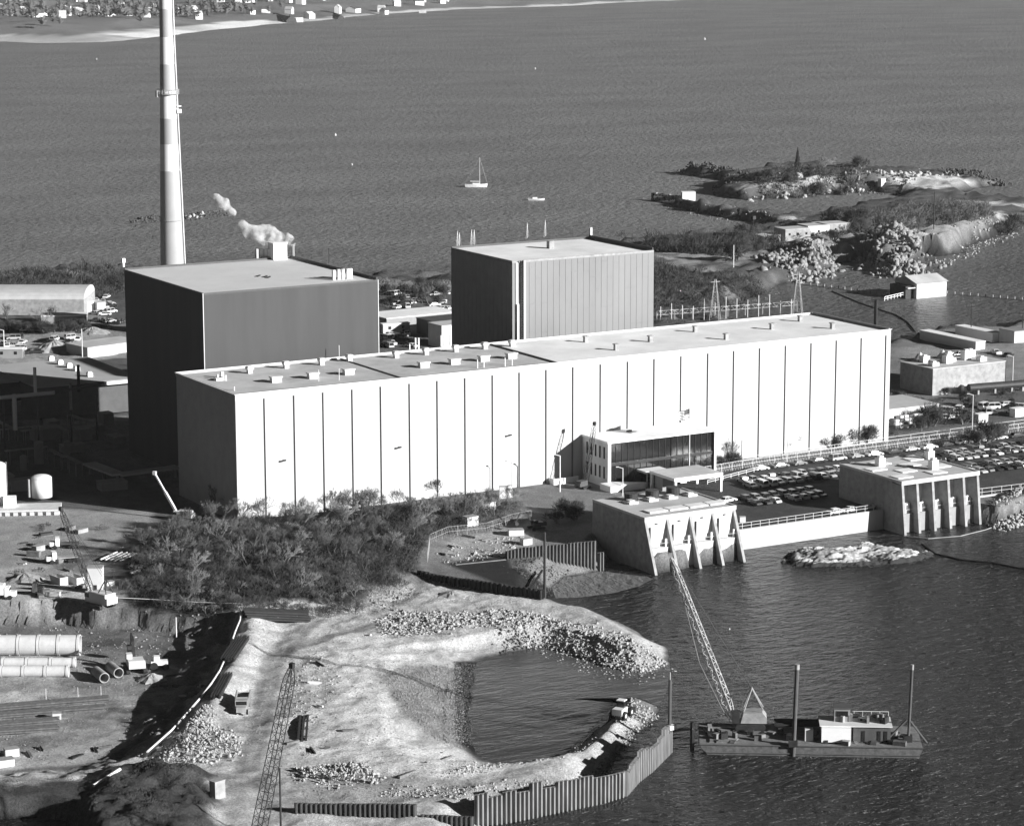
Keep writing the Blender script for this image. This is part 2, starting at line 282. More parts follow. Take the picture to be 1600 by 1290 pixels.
gm = bpy.data.materials.new('ground'); gm.use_nodes = True; t = gm.node_tree; b = t.nodes['Principled BSDF']; b.inputs['Roughness'].default_value = .95; b.inputs['Specular IOR Level'].default_value = .15
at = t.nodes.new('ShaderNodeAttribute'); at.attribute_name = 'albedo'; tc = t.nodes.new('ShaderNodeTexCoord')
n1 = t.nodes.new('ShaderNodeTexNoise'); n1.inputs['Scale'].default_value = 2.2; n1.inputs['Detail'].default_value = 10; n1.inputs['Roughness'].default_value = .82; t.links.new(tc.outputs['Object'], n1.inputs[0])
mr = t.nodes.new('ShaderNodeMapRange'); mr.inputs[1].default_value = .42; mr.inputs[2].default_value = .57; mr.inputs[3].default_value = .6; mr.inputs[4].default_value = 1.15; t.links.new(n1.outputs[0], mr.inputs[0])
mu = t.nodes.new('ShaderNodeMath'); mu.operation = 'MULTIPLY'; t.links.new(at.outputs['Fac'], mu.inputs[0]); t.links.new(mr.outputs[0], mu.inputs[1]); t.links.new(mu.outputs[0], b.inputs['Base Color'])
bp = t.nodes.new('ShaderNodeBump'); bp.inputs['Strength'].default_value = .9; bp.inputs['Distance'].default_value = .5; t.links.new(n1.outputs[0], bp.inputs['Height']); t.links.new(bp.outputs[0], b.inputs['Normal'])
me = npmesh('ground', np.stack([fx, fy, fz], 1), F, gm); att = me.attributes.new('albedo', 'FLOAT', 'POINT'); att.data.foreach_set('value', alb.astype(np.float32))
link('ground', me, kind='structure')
# ---------------- water ----------------
def water(name, v, rough, scs, bumps, mpsc=(1, 1, 1), rot=0.0, mod=0.35, tint=.0):
    m = bpy.data.materials.new(name); m.use_nodes = True; t = m.node_tree; b = t.nodes['Principled BSDF']; b.inputs['Roughness'].default_value = rough; b.inputs['IOR'].default_value = 1.33; b.inputs['Specular IOR Level'].default_value = .45
    tc = t.nodes.new('ShaderNodeTexCoord'); mp = t.nodes.new('ShaderNodeMapping'); mp.inputs['Rotation'].default_value = (0, 0, rot); mp.inputs['Scale'].default_value = mpsc; t.links.new(tc.outputs['Object'], mp.inputs[0])
    prev = None
    for sc, bu in zip(scs, bumps):
        n = t.nodes.new('ShaderNodeTexNoise'); n.inputs['Scale'].default_value = sc; n.inputs['Detail'].default_value = 4; n.inputs['Roughness'].default_value = .55; n.inputs['Distortion'].default_value = .4; t.links.new(mp.outputs[0], n.inputs[0])
        q = t.nodes.new('ShaderNodeBump'); q.inputs['Strength'].default_value = 1; q.inputs['Distance'].default_value = bu; t.links.new(n.outputs[0], q.inputs['Height'])
        if prev: t.links.new(prev.outputs[0], q.inputs['Normal'])
        prev = q
    t.links.new(prev.outputs[0], b.inputs['Normal'])
    if name == 'sea_water':   # the open bay is choppier than the sheltered side
        sx = t.nodes.new('ShaderNodeSeparateXYZ'); t.links.new(tc.outputs['Object'], sx.inputs[0]); mrr = t.nodes.new('ShaderNodeMapRange'); mrr.inputs[1].default_value = 60; mrr.inputs[2].default_value = 900; mrr.inputs[3].default_value = rough; mrr.inputs[4].default_value = .5; t.links.new(sx.outputs[1], mrr.inputs[0]); t.links.new(mrr.outputs[0], b.inputs['Roughness'])
    n = t.nodes.new('ShaderNodeTexNoise'); n.inputs['Scale'].default_value = .012; n.inputs['Detail'].default_value = 5; t.links.new(mp.outputs[0], n.inputs[0])
    r = t.nodes.new('ShaderNodeMapRange'); r.inputs[1].default_value = .35; r.inputs[2].default_value = .65; r.inputs[3].default_value = v*(1-mod); r.inputs[4].default_value = v*(1+mod); t.links.new(n.outputs[0], r.inputs[0]); t.links.new(r.outputs[0], b.inputs['Base Color'])
    if name == 'sea_water':   # base colour lightened with distance to paint haze and sky sheen
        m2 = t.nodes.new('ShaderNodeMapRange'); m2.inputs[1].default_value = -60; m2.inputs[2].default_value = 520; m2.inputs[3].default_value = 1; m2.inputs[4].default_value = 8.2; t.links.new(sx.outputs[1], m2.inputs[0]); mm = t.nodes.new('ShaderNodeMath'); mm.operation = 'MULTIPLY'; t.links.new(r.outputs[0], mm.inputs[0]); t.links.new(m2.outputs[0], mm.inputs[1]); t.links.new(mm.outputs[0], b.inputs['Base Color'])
    return m
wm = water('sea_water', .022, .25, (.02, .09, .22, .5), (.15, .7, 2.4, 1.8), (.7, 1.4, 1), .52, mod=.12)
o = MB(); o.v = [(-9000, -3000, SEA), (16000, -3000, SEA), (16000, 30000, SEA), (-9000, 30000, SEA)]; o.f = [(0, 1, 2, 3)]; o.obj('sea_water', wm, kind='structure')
# ================= big buildings =================
L, WD_, HT = 200.0, 36.61, 31.67
t = thing('turbine_hall', 'very long white windowless hall clad in tall panels, the largest building in the middle', 'industrial building')
m = MB(); m.box(0.5, L, .5, WD_, -.3, HT-.9); m.box(0, L, 0.08, .5, HT-1.6, HT)       # core, front parapet band
m.box(0, L, WD_-.4, WD_+.01, HT-.9, HT); m.obj('wall', M['wallw'], t)
m = MB(); m.box(-.06, .5, .5, WD_-.4, -.3, HT); m.obj('end_wall', M['grey'], t, label='end wall with its shade put into the grey')  # shade on the left end is put into a greyer wall colour
m = MB(); m.box(L-.5, L+.02, .52, WD_-.42, HT-.85, HT+.3); m.obj('parapet', M['grey'], t)
seams = [float(WY(px, 618-.0996*(px-368), 0)[0]) for px in (412,458.5,504,549.5,594,639,682.5,726,769,811,853,895,938,980.5,1022,1064,1106,1146.5,1187,1227.5,1267.5,1307,1346,1384.5)]
xs = [0]+seams+[L]
m = MB()
for i, (a, c) in enumerate(zip(xs[:-1], xs[1:])):
    e = .22 if i < len(xs)-2 else 0; s0 = .22 if i else 0
    k = min(1.6, (c-a)*.4); m.box(a+s0, a+s0+k, .0, .5, -.3, HT-1.62); m.box(a+s0+k, c-e, .12, .5, -.3, HT-1.62)
m.obj('cladding_panels', M['wallw'], t)
m = MB()
for sx in seams: m.box(sx-.19, sx+.19, .30, .49, -.3, HT-1.65)
m.obj('expansion_joint', M['dgrey'], t)
xd0, xd1 = float(WY(889, 563, 0)[0]), float(W(806, 540, HT)[0]); xm = W(600, 580, HT)[0]
m = MB(); m.box(.5, xd1-4, .5, WD_-.4, HT-.95, HT-.45); m.obj('roof', M['roofg'], t)
m = MB(); m.box(xd1-3.6, L-.5, .5, WD_-.4, HT-.95, HT-.40); m.obj('roof', M['roofw'], t, label='bright white half of the roof')
m = MB(); m.box(xd1-4, xd1-3.6, .5, WD_-.4, HT-.95, HT-.1); m.box(xm, xm+.3, .5, WD_-.4, HT-.5, HT-.2); m.box(.5, xd1-4, 3.2, 3.4, HT-.5, HT-.38); m.obj('roof_ridge', M['dgrey'], t)
m = MB(); m.box(-.25, L+.25, -.12, .12, HT, HT+.12); m.box(-.25, -.02, .12, WD_+.2, HT, HT+.12); m.box(-.02, L+.25, WD_+.01, WD_+.25, HT-.4, HT+.1); m.obj('coping', M['white'], t)
for (a, c, k) in [(431,597,1),(489,591,1),(544.5,585,1),(662,574,1),(710,569,1),(756,564,1),(799,560,1),(447,575,0),(502.5,570,0),(546,564.5,0),(619,559,0),(665.5,554,0),(712,549.5,0),(757.5,545,0),(800,541.5,0),(390,583,0)]:
    q = W(a, c, HT-.45); m = MB()
    if k: m.obox(q, 2.6, 1.6, 1.2); m.obox(q+[0, 0, 1.2], 3.0, 2.0, .35)
    else: m.obox(q, 1.2, 1.2, 1.0); m.obox(q+[0, 0, 1.0], 1.7, 1.7, .7); m.obox(q+[0, 0, 1.7], 1.3, 1.3, .15)
    m.obj('roof_vent', M['offw'], t)
for (a, c) in [(915,534.5),(962.5,547),(1016,534),(1086,518.5),(1134.5,530.5),(1206,514.5),(1250,502),(1300.5,513.5)]:
    q = W(a, c, HT-.4); MB().obox(q, 1.0, 1.0, 1.5).obox(q+[0, 0, 1.5], 1.4, 1.4, .25).obj('roof_vent', M['conc'], t)
m = MB()
for (a, c, h, r) in [(530,558,3.2,.08),(498,596,3,.07),(530,594,3,.07),(640,546,1.5,.2),(649,545,3,.25),(654,545,3,.25),(689,541,3,.22),(694,541,3,.22),(698,541,3,.22),(703,540,3,.22),(746,575,2.2,.14),(756,574,2.2,.14),(789,572,2.2,.14),(800,571,2.2,.14),(340,592,1.2,.3),(347,590,1.6,.5),(352,594,1.3,.4),(366,610,1,.15)]:
    q = W(a, c, HT-.45); m.bar(q, q+[0, 0, h], r, n=8)
part(m, 'vent_pipe', M['white'], t, each=1)
q = W(343, 594, HT-.45); MB().obox(q, 2.4, 1.6, .7).obj('fan_unit', M['offw'], t)
for (a, c) in [(442,720),(622.5,699.5),(795,680.5)]:
    q = WY(a, c, 0); m = MB(); m.box(q[0]-.9, q[0]-.15, -.25, 0, q[2]-.2, q[2]+.2); m.box(q[0]+.05, q[0]+.8, -.25, 0, q[2]-.05, q[2]+.35); m.obj('wall_light', M['dark'], t)
# dark reactor building
X0, X1, Y0, Y1, Z = 10.54, 61.07, 42.61, 96.06, 50.73
t = thing('reactor_building', 'dark boxy tower with a pale gravel roof and smoking vent, left of the two towers', 'reactor building', (X0, Y0, 0))
part(MB().box(X0, X1, Y0, Y1, -.3, Z-.7), 'wall', M['r1'], t)
part(MB().box(X0, X1, Y0, Y0+.3, Z-.7, Z-.25).box(X0, X0+.3, Y0+.3, Y1-.3, Z-.7, Z-.2).box(X1-.35, X1, Y0+.3, Y1-.3, Z-.7, Z+.35).box(X0, X1, Y1-.35, Y1, Z-.7, Z+.2), 'parapet', M['dgrey'], t)
part(MB().box(X0+.3, X1-.35, Y0+.3, Y1-.35, Z-.7, Z-.35), 'roof', M['r1roof'], t)
part(MB().box(X0-.06, X0+.12, Y0-.08, Y0+.1, -.3, Z-.25).box(X1-.1, X1+.08, Y0-.08, Y0+.1, -.3, Z-.25), 'corner_trim', M['offw'], t, each=1)
q = W(434, 405, Z-.4); part(MB().obox(q, 4.2, 3.6, 4.6).obox(q+[0, 0, 4.6], 4.5, 3.9, .25), 'penthouse', M['white'], t)
m = MB()
for a in (402, 409, 415, 421): q = W(a, 405, Z-.4); m.bar(q, q+[0, 0, 3.0], .6, n=10)
for a, c in ((521.5,437),(529,436),(536,435.5),(543.5,435),(548,434.5)): q = W(a, c+1, Z-.4); m.bar(q, q+[0, 0, 2.8], .5, n=10)
part(m, 'vent_pipe', M['offw'], t, each=1)
q = W(458, 401, Z-.4); SMK = q+np.array([0, 0, 3.2]); part(MB().bar(q, SMK, .45, n=8), 'exhaust_pipe', M['grey'], t)
m = MB(); q = W(514, 412, Z-.4); m.bar(q, q+[0, 0, 4.3], .08, n=5).bar(q+[0, 0, 4], q+[3, -2, .3], .03, n=4).bar(q+[0, 0, 2.6], q+[3, -2, .3], .03, n=4)
for a, c in ((404,432),(415,433),(420,434)): q = W(a, c, Z-.4); part(MB().obox(q, 2.2, .4, .35, .8), 'roof_beam', M['dark'], t)
part(m, 'mast', M['dark'], t, each=3); q = W(193, 417, Z-.3); part(MB().obox(q, .5, .5, 1.6).obox(q+[0, 0, 1.2], .9, .9, 1.2), 'beacon', M['white'], t)
# grey containment enclosure
X0, X1, Y0, Y1, Z = 104.65, 151.13, 46.61, 81.54, 52.09
t = thing('containment_building', 'light grey panelled tower with white roof and corner ladder, right of the two towers', 'reactor building', (X0, Y0, 0))
part(MB().box(X0, X1, Y0, Y1, -.3, Z-.6), 'wall', M['grey'] if 0 else M['r2'], t)
m = MB(); n = 22; rr = random.Random(4)
for i in range(n):
    a = X0+3.4+(X1-X0-3.4)*i/n; bb = X0+3.4+(X1-X0-3.4)*(i+1)/n; z = 0
    while z < Z-.8:
        z2 = min(Z-.7, z+rr.choice((8.2, 10.4, 13))); m.box(a+.045, bb-.045, Y0-.05-rr.random()*.04, Y0, z+.02, z2-.02); z = z2
part(m, 'cladding_panels', M['r2'], t)
m = MB()
for i in range(14): yy = Y0+.5+(Y1-Y0-1)*i/14; m.box(X0-.16, X0, yy+.05, yy+(Y1-Y0-1)/14-.05, 0, Z-.8)
part(m, 'side_panels', M['grey'], t)
part(MB().box(X0+.3, X1-.3, Y0+.3, Y1-.3, Z-.6, Z-.3), 'roof', M['roofw'], t)
part(MB().box(X0, X1, Y0, Y0+.3, Z-.6, Z).box(X0, X0+.3, Y0+.3, Y1-.3, Z-.6, Z), 'parapet', M['conc'], t)
part(MB().box(X1-.3, X1, Y0+.3, Y1-.3, Z-.6, Z+.75).box(X0, X1, Y1-.3, Y1, Z-.6, Z+.3), 'parapet', M['dgrey'], t, label='dark far parapet')
part(MB().box(X0+1.0, X0+3.2, Y0-.25, Y0, 0, Z-.6), 'corner_strip', M['offw'], t)
m = MB(); lx = X0+2.6
for z in np.arange(1, Z-1, .7): m.box(lx-.35, lx+.35, Y0-.85, Y0-.3, z, z+.2)
m.box(lx-.4, lx-.32, Y0-.9, Y0-.25, 0, Z); m.box(lx+.32, lx+.4, Y0-.9, Y0-.25, 0, Z); part(m, 'ladder', M['dark'], t)
part(MB().box(X0+3.3, X0+3.9, Y0-.7, Y0-.3, 0, Z).box(X0+1.2, X0+1.8, Y0-.7, Y0-.3, 0, Z-12), 'cable_duct', M['offw'], t, each=1)
q = W(860, 388, Z-.3); part(MB().obox(q, 1.6, 1.6, 2.2), 'roof_vent', M['conc'], t)
m = MB()
for a, c, h in ((715,385,4.5),(718,385,4),(737,383,4.5),(741,383,4.5),(824,372,4.5),(852,369,4.8)):
    q = W(a, c, Z-.3); m.bar(q, q+[0, 0, h], .07, n=4)
    for s_ in (-1.6, 1.6): m.bar(q+[0, 0, h*.95], q+[s_, 1.2*s_, 0], .035, n=4)
part(m, 'antenna', M['offw'], t, each=3); q = W(923, 369, Z-.2); part(MB().bar(q, q+[0, 0, 2.6], .45, n=8), 'beacon', M['white'], t)
# stack
q = W(272, 520, 0); t = thing('exhaust_stack', 'very tall slender chimney stack with light and dark bands, behind the dark tower', 'chimney', q); D0 = q
def stz(py): return float(WD(268, py, D0)[2])
def srad(z): return 4.72-(4.72-2.35)*max(0, z)/max(1, stz(60)) if z < stz(60) else 2.35-(z-stz(60))*.012
zs = [0, stz(262), stz(220), stz(180), stz(137), stz(96), stz(54), stz(11), stz(-31), stz(-70)]; mk = ['band', 'lining', 'band', 'lining', 'band', 'lining', 'band', 'lining', 'band']
for a, c, k in zip(zs[:-1], zs[1:], mk):
    o = MB().bar((0, 0, a-(.3 if a == 0 else 0)), (0, 0, c), srad(a), srad(c), n=48, cap=False).obj('shaft_band', M[k], t)
    for pl in o.data.polygons: pl.use_smooth = len(pl.vertices) == 4
for py in (142, 340):
    z = stz(py); R_ = srad(z)+1.1; m = MB(); m.bar((0, 0, z-.15), (0, 0, z+.1), srad(z)+(1.1 if py == 142 else .25), n=28)
    if py == 142:
        for i in range(28): a = i/28*2*math.pi; b2 = (i+1)/28*2*math.pi; P0 = (R_*math.cos(a), R_*math.sin(a)); P1 = (R_*math.cos(b2), R_*math.sin(b2)); m.bar((*P0, z), (*P0, z+1.6), .07, n=4).bar((*P0, z+1.6), (*P1, z+1.6), .07, n=4).bar((*P0, z+.8), (*P1, z+.8), .05, n=4)
        m.box(-R_-.6, -R_+.4, -.8, .4, z-1, z+1.2)
    m.obj('platform', M['conc'], t)
m = MB(); d_ = np.array([math.cos(math.radians(-35)), math.sin(math.radians(-35))])
for i in range(60):
    z = i*2.2; z2 = z+2.2; r0 = srad(z)+.5; r1 = srad(z2)+.5; m.bar((*(d_*r0), z), (*(d_*r1), z2), .22, n=4)
for py in (162, 172): z = stz(py); m.obox((*(d_*(srad(z)+.8)), z), 1.6, 1.2, .4 if py == 162 else 1.4)
m.obj('ladder', M['offw'], t)
# steam plume
def blobs(name, pts, m_, **k):
    V = []; Fc = []; import bmesh
    for (c, r) in pts:
        bm = bmesh.new(); bmesh.ops.create_icosphere(bm, subdivisions=2, radius=1); bm.verts.ensure_lookup_table(); o_ = len(V)
        for v in bm.verts:
            k_ = r*(1+.25*random.uniform(-1, 1)); V.append((c[0]+v.co.x*k_, c[1]+v.co.y*k_, c[2]+v.co.z*k_))
        Fc += [tuple(v.index+o_ for v in f.verts) for f in bm.faces]; bm.free()
    mb = MB(); mb.v = V; mb.f = Fc; o_ = mb.obj(name, m_, **k); md = o_.modifiers.new('merge', 'REMESH'); md.mode = 'VOXEL'; md.voxel_size = .6; md.use_smooth_shade = True; return o_
sm_m = bpy.data.materials.new('steam'); sm_m.use_nodes = True; nt2 = sm_m.node_tree; nt2.nodes.remove(nt2.nodes['Principled BSDF']); pv = nt2.nodes.new('ShaderNodeVolumePrincipled'); pv.inputs['Color'].default_value = (.95, .95, .95, 1); pv.inputs['Anisotropy'].default_value = 0.0
tc = nt2.nodes.new('ShaderNodeTexCoord'); nn = nt2.nodes.new('ShaderNodeTexNoise'); nn.inputs['Scale'].default_value = .45; nn.inputs['Detail'].default_value = 5
mr = nt2.nodes.new('ShaderNodeMapRange'); mr.inputs[1].default_value = .44; mr.inputs[2].default_value = .62; mr.inputs[3].default_value = 0; mr.inputs[4].default_value = 2.2
nt2.links.new(tc.outputs['Object'], nn.inputs[0]); nt2.links.new(nn.outputs[0], mr.inputs[0]); nt2.links.new(mr.outputs[0], pv.inputs['Density']); nt2.links.new(pv.outputs[0], nt2.nodes['Material Output'].inputs['Volume'])
pts = []; key = [(458,382,1.0),(455,377,1.6),(448,375,2.0),(438,373,2.0),(427,372,2.3),(417,368,2.7),(407,364,2.6),(398,364,2.3),(389,361,1.9),(380,354,1.5),(362,332,1.3),(357,325,1.3),(352,320,1.5),(346,315,1.5),(341,310,1.3),(336,306,.9)]
for a, c, r in key:
    for j in range(3): q = WD(a+random.uniform(-2, 2), c+random.uniform(-2, 2), SMK); pts.append((q, r*random.uniform(.75, 1.1)))
blobs('steam_plume', pts, sm_m, label='white steam drifting left from the exhaust pipe on the dark tower roof', cat='steam')
# ---------- office building ----------
X0, X1, Y0, Y1, Z = 98.7, 132.5, -12.6, -.15, 12.1
t = thing('office_building', 'two-storey office with dark glass front and flat white roof, standing against the long white hall', 'office building', (X0, Y0, 0))
part(MB().box(X0, X0+.5, Y0+.02, Y1, -.3, Z-.5).box(X0+.5, X1-.5, Y0+1.2, Y1, -.3, Z-.5).box(X1-.5, X1, Y0+.02, Y1, -.3, Z-.5), 'wall', M['offw'], t)
part(MB().box(X0-.15, X1+.15, Y0-.25, Y1, Z-.5, Z).box(X0, X0+.9, Y0-.2, Y0, 0, Z-.5).box(X1-.6, X1, Y0-.2, Y0, 0, Z-.5), 'roof', M['roofw'], t)
part(MB().box(X0+.9, X1-.6, Y0+.55, Y0+.75, 0, Z-.5), 'glass_front', M['glass'], t)
m = MB()
for i in range(1, 17): x = X0+.9+(X1-X0-1.5)*i/17; m.box(x-.05, x+.05, Y0+.4, Y0+.55, 0, Z-.5)
m.box(X0+.9, X1-.6, Y0+.3, Y0+.55, Z*.46, Z*.52); part(m, 'mullion', M['dark'], t, each=1)
for z in (2.2, 7.4):
    for k in range(5):
        y = Y0+1.3+k*2.1; f = part(MB().box(X0-.03, X0+.2, y, y+.75, z, z+3.1), 'window', M['glass'], t)
q = W(965, 733, 0); part(MB().box(107.5, 114.5, Y0-4.5, Y0-.2, 3.6, 4.1).box(108, 108.2, Y0-4.3, Y0-4.1, 0, 3.6).box(114, 114.2, Y0-4.3, Y0-4.1, 0, 3.6), 'entrance_canopy', M['white'], t)
q = W(983, 674, Z); part(MB().obox(q, 1.6, .8, .4, .5), 'roof_hatch', M['dgrey'], t)
part(MB().box(96.2, 99.5, Y0-5.5, Y0-.3, -.2, 1.6).prism([(99.5, Y0-5.5), (107, Y0-5.5), (99.5, Y0-.6)], -.2, 1.7), 'planter_wall', M['white'], t)
part(MB().box(88.5, 96, -2.6, -2.3, -.2, 1.6).box(88.5, 88.8, -2.3, -.3, -.2, 1.6), 'garden_wall', M['white'], t)
# gate canopy building
t = thing('gatehouse_canopy', 'low open canopy with flat grey roof on white frames in front of the office', 'canopy', (107.3, -31, 0))
part(MB().box(107.1, 121.9, -31.1, -19.8, 4.5, 5.0), 'roof', M['roofg'], t)
part(MB().box(107.1, 121.9, -31.35, -31.1, 4.0, 5.05).box(106.9, 107.1, -31.35, -19.8, 4.3, 5.05), 'fascia', M['white'], t)
for x, y in ((107.3, -31.1), (121.3, -31.1), (107.3, -20.2), (121.3, -20.2)): part(MB().box(x, x+.6, y, y+.6, -.1, 4.5), 'column', M['white'], t)
part(MB().box(108.2, 111.6, -24, -20.3, -.1, 4.4), 'booth', M['grey'], t)
# ---------- pump houses ----------
def pumphouse(name, lab, x0, x1, y0, y1, z, nb, kind):
    # fins run down the front from the roof edge to the water; the wall stands back behind them
    t = thing(name, lab, 'pump house', (x0, y0, SEA)); bw_ = (x1-x0)/nb; yt = y0+(5.0 if kind else 1.7); yw = y0+(5.2 if kind else 5.4); lz = 1.0 if kind else .2; ya = y0+(3.5 if kind else 2.6)
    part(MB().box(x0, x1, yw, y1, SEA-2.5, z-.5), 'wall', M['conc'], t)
    part(MB().box(x0, x1, yt+.1, y1, z-.5, z-.1), 'roof', M['roofg'], t)
    part(MB().box(x0-.12, x1+.12, yt-.1, yt+.12, z-.9, z+.15).box(x0-.12, x0+.2, yt+.12, y1, z-.12, z+.15).box(x1-.2, x1+.12, yt+.12, y1, z-.12, z+.15), 'parapet', M['concl'], t)
    for i in range(nb+1):
        x = x0+i*bw_; x = min(max(x, x0+.35), x1-.35); th = .35
        part(MB().extr([(yw+.1, z-.95), (yt+.1, z-.95), (y0, SEA-1.2), (y0, SEA-2.5), (yw+.1, SEA-2.5)], 'x', x-th, x+th), 'buttress', M['conc'], t)
    part(MB().extr([(yw+.1, SEA-2.5), (ya-.4, SEA-2.5), (ya, lz-.5), (ya, lz), (yw+.1, lz)], 'x', x0+.4, x1-.4), 'apron', M['concl'] if kind else M['grey'], t)
    part(MB().extr([(ya-.1, SEA+.7), (ya-.45, SEA-.8), (ya-.3, SEA-.8), (ya+.1, SEA+.7)], 'x', x0+.4, x1-.4), 'tide_mark', M['dgrey'] if kind else M['black'], t)
    part(MB().box(x0+.1, x1-.1, yw-.05, yw, lz, z-.9), 'front_wall', M['concl'], t)
    for i in range(nb):
        a = x0+i*bw_+.8; c = x0+(i+1)*bw_-.8; mid_ = (a+c)/2
        if kind:
            part(MB().box(mid_-1.6, mid_+1.4, yw-.35, yw-.05, 1.9, 5.8), 'shutter', M['offw'], t); part(MB().box(mid_-1.85, mid_-1.65, yw-.4, yw-.05, 1.9, 5.8), 'shutter_track', M['dark'], t)
            part(MB().box(c-.5, c-.1, ya+.4, ya+.8, lz, lz+1.9), 'marker_post', M['white'], t); part(MB().box(mid_-.3, mid_+.3, yw-.3, yw-.05, 6.3, 6.6), 'wall_lamp', M['dgrey'], t)
        else:
            for k in range(3): part(MB().obox((a+.7+k*1.05, ya+1.1, lz), .5, .8, 1.6+rr.random()*1.1), 'screen_wash_gear', M['offw'], t)
            part(MB().bar((a+.3, ya+.8, lz+1.9), (a+2.4, ya+.8, lz+2.2), .25, n=6), 'wash_pipe', M['offw'], t)
        part(MB().bar((a-.3, ya+.15, lz+1.0), (c+.3, ya+.15, lz+1.0), .05, n=4).bar((mid_, ya+.15, lz), (mid_, ya+.15, lz+1.0), .05, n=4).bar((a, ya+.15, lz), (a, ya+.15, lz+1.0), .05, n=4), 'railing', M['offw'], t)
    return t
ph = pumphouse('pump_house', 'concrete waterside pump house with dark fans on its roof, nearer and left of the two', 68.7, 94.3, -81.6, -53.6, 8.2, 4, 1)
for i in range(4): x = 72.5+i*5.7; part(MB().box(x, x+5.0, -73.0, -70.0, 8.1, 8.45), 'roof_panel', M['roofw'], ph)
for i in range(3): x = 76.5+i*6.2; part(MB().bar((x, -58.5+.3*i, 8.1), (x, -58.5+.3*i, 9.9), 1.7, n=16), 'fan', M['dark'], ph)
for i in range(4): x = 73.5+i*5.6; part(MB().box(x, x+2.6, -62.5, -59.5, 8.1, 8.6).box(x+.5, x+1.9, -61.8, -60.2, 8.6, 8.9), 'hatch', M['offw'], ph)
ph2 = pumphouse('pump_house', 'concrete waterside pump house with five open bays, further and right of the two', 143.4, 167.8, -79, -52, 8.7, 5, 0)
for i in range(4):
    for j in range(4):
        if (i+j) % 2 == 0 or rr.random() < .3: part(MB().box(145+i*5.4, 149.6+i*5.4, -74+j*5.2, -70.5+j*5.2, 8.6, 8.85), 'roof_panel', M['roofw'], ph2)
for a, c, h in ((1375,728,2.2),(1452,717,2.2),(1458,733,2.4)): q = W(a, c, 8.6); part(MB().obox(q, 2.0, 1.8, h).obox(q+[0, 0, h], 1.2, 1.2, .6), 'roof_vent', M['white'], ph2)
# seawall
o = MB().box(94.6, 143.2, -70.6, -69.9, SEA-1.5, .5).box(94.6, 143.2, -69.9, -69.2, SEA, .25).box(168, 182, -70.6, -69.9, SEA-1.5, .4).obj('sea_wall', M['wallw'], None, label='long white concrete sea wall between the two pump houses', cat='wall')
def fence(name, lab, pts, h=1.6, st=3.0, r=.06, mk='offw', rails=(.5, 1.0), cat='fence', wire=False):
    t = thing(name, lab, cat, pts[0]); P = [np.array(p, float) for p in pts]; mp, mr_ = MB(), MB()
    for a, b2 in zip(P[:-1], P[1:]):
        n = max(1, int(np.linalg.norm(b2-a)/st))
        for i in range(n+1): c = a+(b2-a)*i/n; mp.bar(c, c+[0, 0, h], r, n=4)
        for k in rails: mr_.bar(a+[0, 0, h*k], b2+[0, 0, h*k], r*.9, n=4)
        if wire:
            L_ = np.linalg.norm(b2-a); k = int(L_/.9)
            for i in range(k): c0 = a+(b2-a)*i/k; c1 = a+(b2-a)*(i+1)/k; mr_.bar(c0, c1+[0, 0, h], .022, n=3, cap=False).bar(c0+[0, 0, h], c1, .022, n=3, cap=False)
    part(mp, 'post', M[mk], t, each=1 if len(mp.c) < 90 else 0); part(mr_, 'rail', M[mk], t); return t
fence('railing', 'white railing along the top of the sea wall', [(95.5, -70.2, .5), (143, -70.2, .5)], 1.5, 2.6, .06)
fence('railing', 'white railing on the waterfront right of the five-bay pump house', [(168.4, -70.3, .4), (200, -71, 0), (235, -71, 0)], 2.0, 3, .06)
fence('fence', 'long wire fence between the car park and the white hall', [(124, -13.0, 0), (150, -9.6, 0), (200, -9.0, 0), (262, -8, 0)], 2.3, 3.6, .07, wire=True)
fence('fence', 'second fence line behind the car park fence', [(128, -6.5, 0), (200, -4.0, 0), (262, -3, 0)], 2.0, 4.5, .06)
fence('guard_rail', 'low white guard rail beside the gatehouse canopy', [(123.5, -22, 0), (146, -14.5, 0)], 1.1, 3, .1)
fence('fence', 'chain link fence at the end of the thicket above the dark sheet piling', [G(668, 878), G(672, 850), G(700, 838), G(760, 832), G(800, 818), G(830, 812)], 2.4, 2.4, .05, wire=True, mk='conc')
